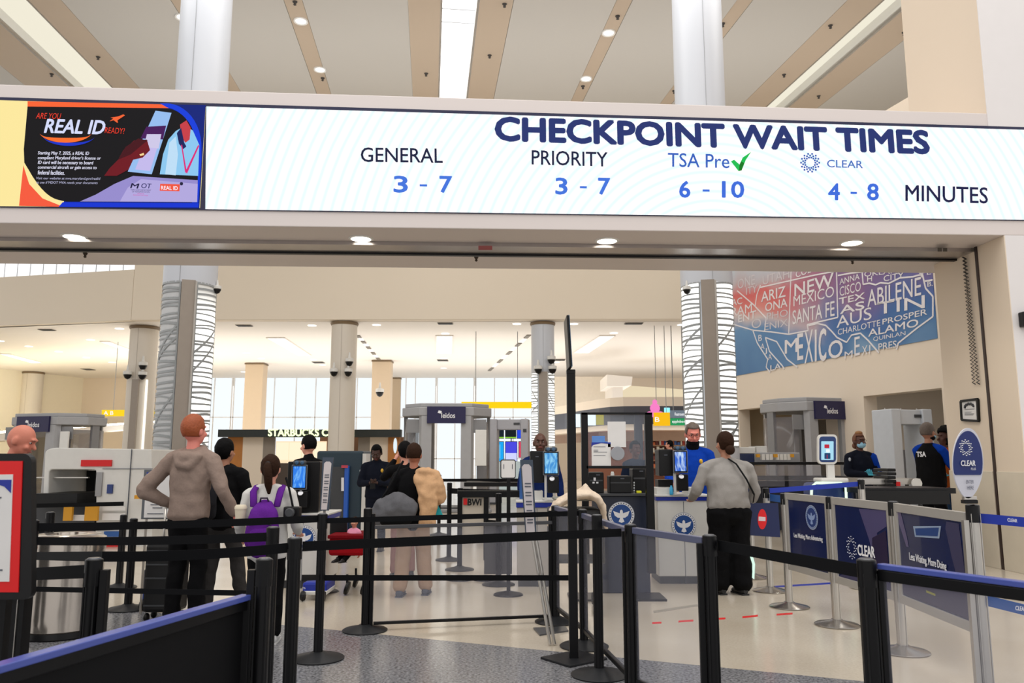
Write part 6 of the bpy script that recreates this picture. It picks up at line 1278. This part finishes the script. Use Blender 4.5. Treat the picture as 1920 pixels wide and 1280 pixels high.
cp = P(450, 985, 6.0); o = M().lathe([(.03, 0), (.042, .12), (.045, .12), (.045, .135), (.035, .15)], 20).obj('coffee_cup', mat('cup_cream', (220, 208, 184), .6), loc=cp, smooth='auto'); tag(o, 'cream paper coffee cup with lid held at the left of the purple backpack', 'cup')
cp = P(548, 975, 6.05); ca = thing('camera_bag', 'black camera hanging on a strap at the right of the purple backpack', 'camera', cp); M().box((0, 0, .06), (.12, .08, .08)).obj('body', BKP, ca, bevel=.01); M().lathe([(.03, 0), (.034, .05), (.028, .055)], 16, T=Matrix.Translation((0, -.04, .06)) @ Matrix.Rotation(pi/2, 4, 'X')).obj('lens', DGR, ca); M().tube([(0, 0, .1), P(542, 915, 6.1)-cp, P(536, 895, 6.15)-cp], [(.008, .004)]*3, 6).obj('strap', BLT, ca)
# man in black behind left kiosk
Y = 9.6
person('dark haired man in black top turned to the left behind the left kiosk', at(578, Y), R(50), ht(817, Y, 577), FAIR, BLKC, BLKT, SHB, hair='short', hair_m=HB, face=True, collar=True, width=1.15, hn=.1)
# officer with phone
Y = 12.
t, T, up_, s, HM, A = person('officer in dark uniform jacket looking down at a phone in his hands', at(707, Y), R(178), ht(833, Y, 707), DARK2, NAVC, NAVC, SHB, arms={'L': ((-.27, .06, 1.12), (-.06, .27, 1.14), .9), 'R': ((.27, .06, 1.12), (.05, .27, 1.14), .9)}, hair='buzz', hair_m=HB, face=True, hn=.5, width=1.2, loose=.035, collar=True)
badge(t, s, up_, mat('badge_gold', (214, 170, 60), .3, .6), x=-.12, z=1.34, y_=.165); badge(t, s, up_, mat('patch_white', (200, 206, 214), .6), x=.27, z=1.33, y_=.02); badge(t, s, up_, mat('patch_white', (200, 206, 214)), x=-.27, z=1.33, y_=.02)
h_ = (wmat(t) @ (V3((0, .33, 1.16))*s)); o = M().box((0, 0, 0), (.075, .012, .13)).obj('phone', BKP, loc=h_-V3((0, 0, .04)), bevel=.004); tag(o, 'black phone held by the officer in dark uniform', 'phone')
# man in beige trousers with tan coat, duffel
Y = 8.15
t, T, up_, s, HM, A = person('man in black jacket and beige trousers with tan coat over shoulder, back view', at(776, Y), R(-4), ht(833, Y, 774), sk('tan', (176, 112, 86)), BLKC, BEI, SHN, arms={'L': ((-.3, .0, 1.16), (-.36, .08, 1.0), .8), 'R': ((.28, -.0, 1.16), (.2, .22, 1.06), .8)}, hair='buzz', hair_m=HBR, width=1.1, loose=.035, topz=.84, feet=((-.13, -.06), (.15, .1)), pfat=.02)
co = thing('tan_coat', 'tan coat draped over the right shoulder of the man in beige trousers', 'coat', t.location, R(-4))
b = M(); b.tube([(.06, -.15, 1.44), (.12, -.17, 1.40), (.2, -.19, 1.25), (.22, -.2, 1.05), (.2, -.19, .85)], [(.06, .03), (.1, .045), (.12, .055), (.115, .05), (.1, .045)], 14, side=(1, 0, 0)); b.tube([(.16, -.05, 1.47), (.25, -.06, 1.42), (.32, -.08, 1.28), (.33, -.06, 1.12), (.24, .06, 1.07)], [.06, .075, .075, .07, .05], 12); b.ball((.13, -.12, 1.45), (.1, .09, .05), 12, 8)
b.v = wp_(b); link('coat_cloth', fuse(b, .014, 3, .05, .1), TANC, co)
db = thing('duffel_bag', 'grey and black duffel bag hanging at the left side of the man in beige trousers', 'bag', P(738, 985, 7.95))
b = M(); b.tube([(-.17, 0, .05), (-.1, 0, .13), (.05, 0, .17), (.16, 0, .14)], [(.07, .1), (.11, .14), (.13, .16), (.1, .13)], 14, side=(0, 1, 0)); link('bag_body', fuse(b, .014, 2, .05), cloth('duffel_grey', (92, 92, 96)), db)
M().tube([(-.12, -.02, .25), (-.05, -.02, .36), (.08, 0, .62)], [.012]*3, 8).obj('strap', BLT, db, smooth=True); M().ball((0, -.0, .06), (.19, .12, .08), 14, 8).obj('dark_bottom', BLKC, db, smooth=True)
fo = thing('teal_folder', 'bright teal folder held beside the tan coat', 'folder', P(815, 968, 8.1)); M().prism([(-.04, 0, 0), (.085, 0, .005), (.06, 0, .06), (-.025, 0, .21)], (0, .012, 0)).obj('cover', mat('folder_teal', (20, 176, 186), .4), fo)
Y = 9.3
t, T, up_, s, HM, A = person('black haired person on the phone behind the man with the tan coat', at(758, Y), R(20), ht(829, Y, 760), FAIR, BLKC, cloth('trousers_rose', (150, 112, 104)), SHB, arms={'L': ((-.26, .1, 1.3), (-.1, .1, 1.56), .8)}, hair='long', hair_m=HB)
# bald officer behind centre kiosk
Y = 9.9
person('bald officer whose head shows above the black privacy screen in the middle', at(1013, Y), R(180), ht(812, Y, 1013), DARK, cloth('uniform_dark_blue', (16, 34, 84)), NAVC, SHB, face=True, hair_m=HB, width=1.1, collar=True)
# officer with glasses
Y = 9.8
t, T, up_, s, HM, A = person('grey haired officer with glasses in blue shirt behind the right desk', at(1300, Y), R(172), ht(794, Y, 1290), PINK, UNI, NAVC, SHB, arms={'L': ((-.28, .04, 1.12), (-.24, .3, 1.04), .5), 'R': ((.3, .04, 1.12), (.26, .3, 1.04), .5)}, hair='short', hair_m=HG, face=True, hn=.3, width=1.15, collar=False, hy=R(6), belly=.02)
glasses(T, t); b = M(); b.tube([(0, .0, 1.47), (0, .01, 1.56)], [.075, .07], 14); b.ball((0, .035, 1.56), (.06, .06, .035), 12, 8); hb_(T, b, 'neck_gaiter', BLKC, t); badge(t, s, up_, mat('badge_gold', (214, 170, 60)), x=-.08, z=1.32, y_=.17)
# woman in grey
Y = 8.25
t, T, up_, s, HM, A = person('woman in grey sweater and black trousers standing at the right desk, back view', at(1364, Y), R(14), ht(811, Y, 1368), MED, GRYC, BLKT, SHB, arms={'L': ((-.36, .06, 1.13), (-.3, .3, 1.03), .5), 'R': ((.36, .02, 1.13), (.34, .16, .92), .5)}, hair='bun', hair_m=HBR, width=1.62, belly=.05, loose=.035, fold=.045, topz=.95, pfat=.045, feet=((-.12, .04), (.1, -.04)), lean=.06)
b = M(); b.tube([up_((-.0, -.05, 1.49)), up_((.04, -.16, 1.42)), up_((.13, -.2, 1.25)), up_((.23, -.17, 1.08)), up_((.3, -.02, 1.0))], [(.014, .005)]*5, 8, side=(1, 0, 0)); b.v = [tuple(V3(v)*s) for v in b.v]; b.obj('bag_strap', BLT, t, smooth=True)
# masked officer with gloves
Y = 13.
t, T, up_, s, HM, A = person('officer with light blue mask and gloves standing by the pillar, hands joined', at(1614, Y), R(190), ht(813, Y, 1610), DARK, NAVC, NAVC, SHB, arms={'L': ((-.27, .04, 1.14), (-.03, .24, 1.14), .8), 'R': ((.27, .04, 1.14), (.04, .26, 1.12), .8)}, hair='bun', hair_m=mat('hair_auburn', (110, 66, 40), .6), face='mask', width=1.25, loose=.035)
MB_ = mat('mask_blue', (150, 200, 224), .7); mask(T, t, MB_); glasses(T, t); b = M(); b.ball((0, -.0, 1.76), (.055, .055, .035), 12, 8); hb_(T, b, 'top_knot', mat('hair_gold', (150, 104, 60), .6), t)
GLV = mat('glove_cyan', (80, 190, 220), .5); b = M()
for sd in A: S0, el, ha, cu, sg = A[sd]; d = (ha-el).normalized(); hand(b, ha+d*.004, d, V3((0, 0, 1)), -sg, 1.15, .8)
b.v = [tuple(V3(v)*s) for v in b.v]; b.obj('gloves', GLV, t, smooth=True); badge(t, s, up_, mat('patch_white', (200, 206, 214)), x=.25, z=1.36, y_=.09)
b = M(); 
S0, el, ha, cu, sg = A['L']; b.tube([S0, S0.lerp(el, .5), el, el.lerp(ha, .5)], [.085, .078, .072, .062], 12); b.v = [tuple(V3(v)*s) for v in b.v]; b.obj('blue_sleeve', UNI, t, smooth=True)
# vest officer in profile
Y = 12.
t, T, up_, s, HM, A = person('bearded masked officer in black vest with blue sleeves, seen in profile', at(1745, Y), R(-62), ht(794, Y, 1742), MED, UNI, BLKT, SHB, arms={'L': ((-.25, .12, 1.2), (-.15, .36, 1.08), .4), 'R': ((.26, .12, 1.16), (.22, .38, 1.04), .4)}, hair='buzz', hair_m=HG, face='mask', width=1.12, belly=.02)
beard(T, t, HB); mask(T, t, MB_, 1.6)
b = M(); b.tube([up_((0, 0, .9)), up_((0, 0, 1.05)), up_((0, 0, 1.2)), up_((0, 0, 1.34)), up_((0, -.0, 1.44))], [(.21, .165), (.2, .17), (.2, .17), (.2, .16), (.15, .11)], 18, side=(1, 0, 0)); b.v = [tuple(V3(v)*s) for v in b.v]; link('vest', fuse(b, .014, 2, .02), BLKC, t)
wm_ = wmat(t); text('TSA', wm_ @ (V3((-.07, -.182, 1.31))*s), wm_ @ (V3((.07, -.182, 1.31))*s), wm_ @ (V3((-.07, -.182, 1.38))*s), WINK, t, 'lettering', .04, .006)
b = M()
for sd in A: S0, el, ha, cu, sg = A[sd]; d = (ha-el).normalized(); hand(b, ha+d*.004, d, V3((0, 0, 1)), -sg, 1.15, .4)
b.v = [tuple(V3(v)*s) for v in b.v]; b.obj('gloves', GLV, t, smooth=True)
Y = 12.5
person('woman with dark curly hair and orange top partly hidden by the pier', at(1776, Y), R(100), ht(805, Y, 1770), DARK, cloth('top_orange', (176, 84, 30)), cloth('jeans_blue', (34, 56, 84)), SHB, hair='curly', hair_m=HB, width=1.1)
# bald man far left in profile
Y = 5.9
person('bald man in dark top seen in profile above the red sign at left edge', at(3, Y), R(-80), ht(793, Y, 5), sk('ruddy', (198, 120, 98)), BLKC, BLKT, SHB, face=True, hair_m=mat('brow_sand', (130, 90, 66), .7), hn=.35, lean=.12)
Y = 12.
t, T, up_, s, HM, A = person('officer in dark uniform seen dimly through the booth glass', at(1192, Y), R(200), ht(828, Y, 1190), DARK, cloth('uniform_deep', (24, 34, 56)), NAVC, SHB, hair='short', hair_m=HB, face=True)
Y = 25
person('shop worker with dark hair at the lit shop shelf', at(1256, Y), R(60), ht(826, Y, 1255), FAIR, BLKC, BLKT, SHB, hair='short', hair_m=HB, face=True)
# ================================================================ CART WITH COAT, STROLLER
Yq = 7.25
t = thing('baggage_trolley', 'dark trolley with curved metal handle holding a cream coat', 'cart', (WX(1080, Yq, .5), Yq, 0))
wbox('basket', mat('trolley_dark', (44, 46, 50), .5), t, 1030, 955, 1128, 1010, Yq, .5, bevel=.02); wbox('top_rim', mat('rim_grey', (120, 118, 106), .4), t, 1040, 935, 1126, 939, Yq, .45)
b = M(); b.tube([P(1118, 935, Yq), P(1127, 942, Yq), P(1131, 958, Yq), P(1132, 1055, Yq)], [.012]*4, 8); b.tube([P(1040, 938, Yq+.4), P(1034, 960, Yq+.4), P(1032, 1055, Yq+.4)], [.012]*3, 8); b.obj('handle_frame', mat('trolley_frame', (70, 72, 76), .3, .6), t, world=True, smooth=True)
for px in (1040, 1122):
    for dy in (0, .4): M().lathe([(.05, -.018), (.06, 0), (.05, .018)], 18, T=Matrix.Translation((WX(px, Yq, .06), Yq+dy, .061)) @ Matrix.Rotation(pi/2, 4, 'Y')).obj('wheel', BKP, t, world=True)
wbox('lower_tray', DGR, t, 1034, 1050, 1130, 1056, Yq, .45)
co = thing('cream_coat', 'cream coat heaped over the trolley by the tall black pole', 'coat', (WX(1080, Yq-.05), Yq, P(960, 935, Yq).z))
b = M(); 
b.tube([P(1030, 985, Yq), P(1034, 962, Yq), P(1044, 944, Yq), P(1064, 933, Yq), P(1084, 927, Yq), P(1104, 926, Yq), P(1120, 934, Yq), P(1130, 952, Yq), P(1136, 990, Yq)], [(.1, .02), (.13, .03), (.17, .035), (.19, .04), (.2, .045), (.19, .04), (.16, .035), (.12, .03), (.08, .02)], 14, side=(0, 1, 0))
b.tube([P(1088, 926, Yq), P(1098, 914, Yq), P(1108, 924, Yq)], [(.1, .03), (.09, .04), (.1, .03)], 12, side=(0, 1, 0))
me = fuse(b, .014, 2, .025, .06); me.transform(wmat(co).inverted()); link('coat_cloth', me, cloth('coat_cream', (214, 196, 176)), co)
Yw = 8.2
t = thing('red_stroller', 'red child wagon with dark wheels behind the black belts', 'stroller', (WX(650, Yw, .5), Yw, 0))
wbox('body', cloth('wagon_red', (150, 14, 24)), t, 616, 1008, 684, 1042, Yw, .5, bevel=.03); wbox('rim', cloth('wagon_red_dark', (110, 10, 20)), t, 614, 1003, 684, 1010, Yw-.02, .54, bevel=.01); wbox('seat_back', BKP, t, 618, 975, 650, 1004, Yw+.3, .08, bevel=.02)
for px in (651, 682):
    for dy in (0, .45): M().lathe([(.05, -.02), (.064, -.015), (.068, 0), (.064, .015), (.05, .02)], 20, T=Matrix.Translation((WX(px, Yw, .07), Yw+dy, .069)) @ Matrix.Rotation(pi/2+.3, 4, 'Y')).obj('wheel', BKP, t, world=True); M().cyl((WX(px, Yw, .1), Yw+dy, .07), (WX(px, Yw, .2), Yw+dy, .2), .012).obj('fork', BKP, t, world=True)
t, T, up_, s, HM, A = person('small child in a pink top sitting in the red wagon', (WX(664, Yw+.2, .5), Yw+.2, .06), R(150), .68, sk('child', (214, 156, 128)), cloth('top_pink', (226, 150, 176)), BLKT, SHB, hair='short', hair_m=HBR, face=True, width=1.0, sit=True)
t.scale = (1.0, 1.0, 1.0)

Ys = 6.95; t = thing('suitcase', 'ribbed black suitcase standing beside the legs of the red haired man', 'suitcase', (WX(312, Ys, .3), Ys, 0))
M().box((0, 0, .36), (.3, .22, .56)).obj('shell', BKP, t, bevel=.03)
for k in range(5): M().box((0, -.115, .14+k*.11), (.26, .012, .012)).obj('rib', DGR, t)
for x in (-.12, .12):
    for y_ in (-.07, .07): M().ball((x, y_, .04), (.025, .035, .035), 10, 8).obj('wheel', BKP, t, smooth=True)
M().tube([(-.08, .08, .62), (-.08, .08, .92), (.08, .08, .92), (.08, .08, .62)], [.01]*4, 8).obj('pull_handle', SIL, t, smooth=True)
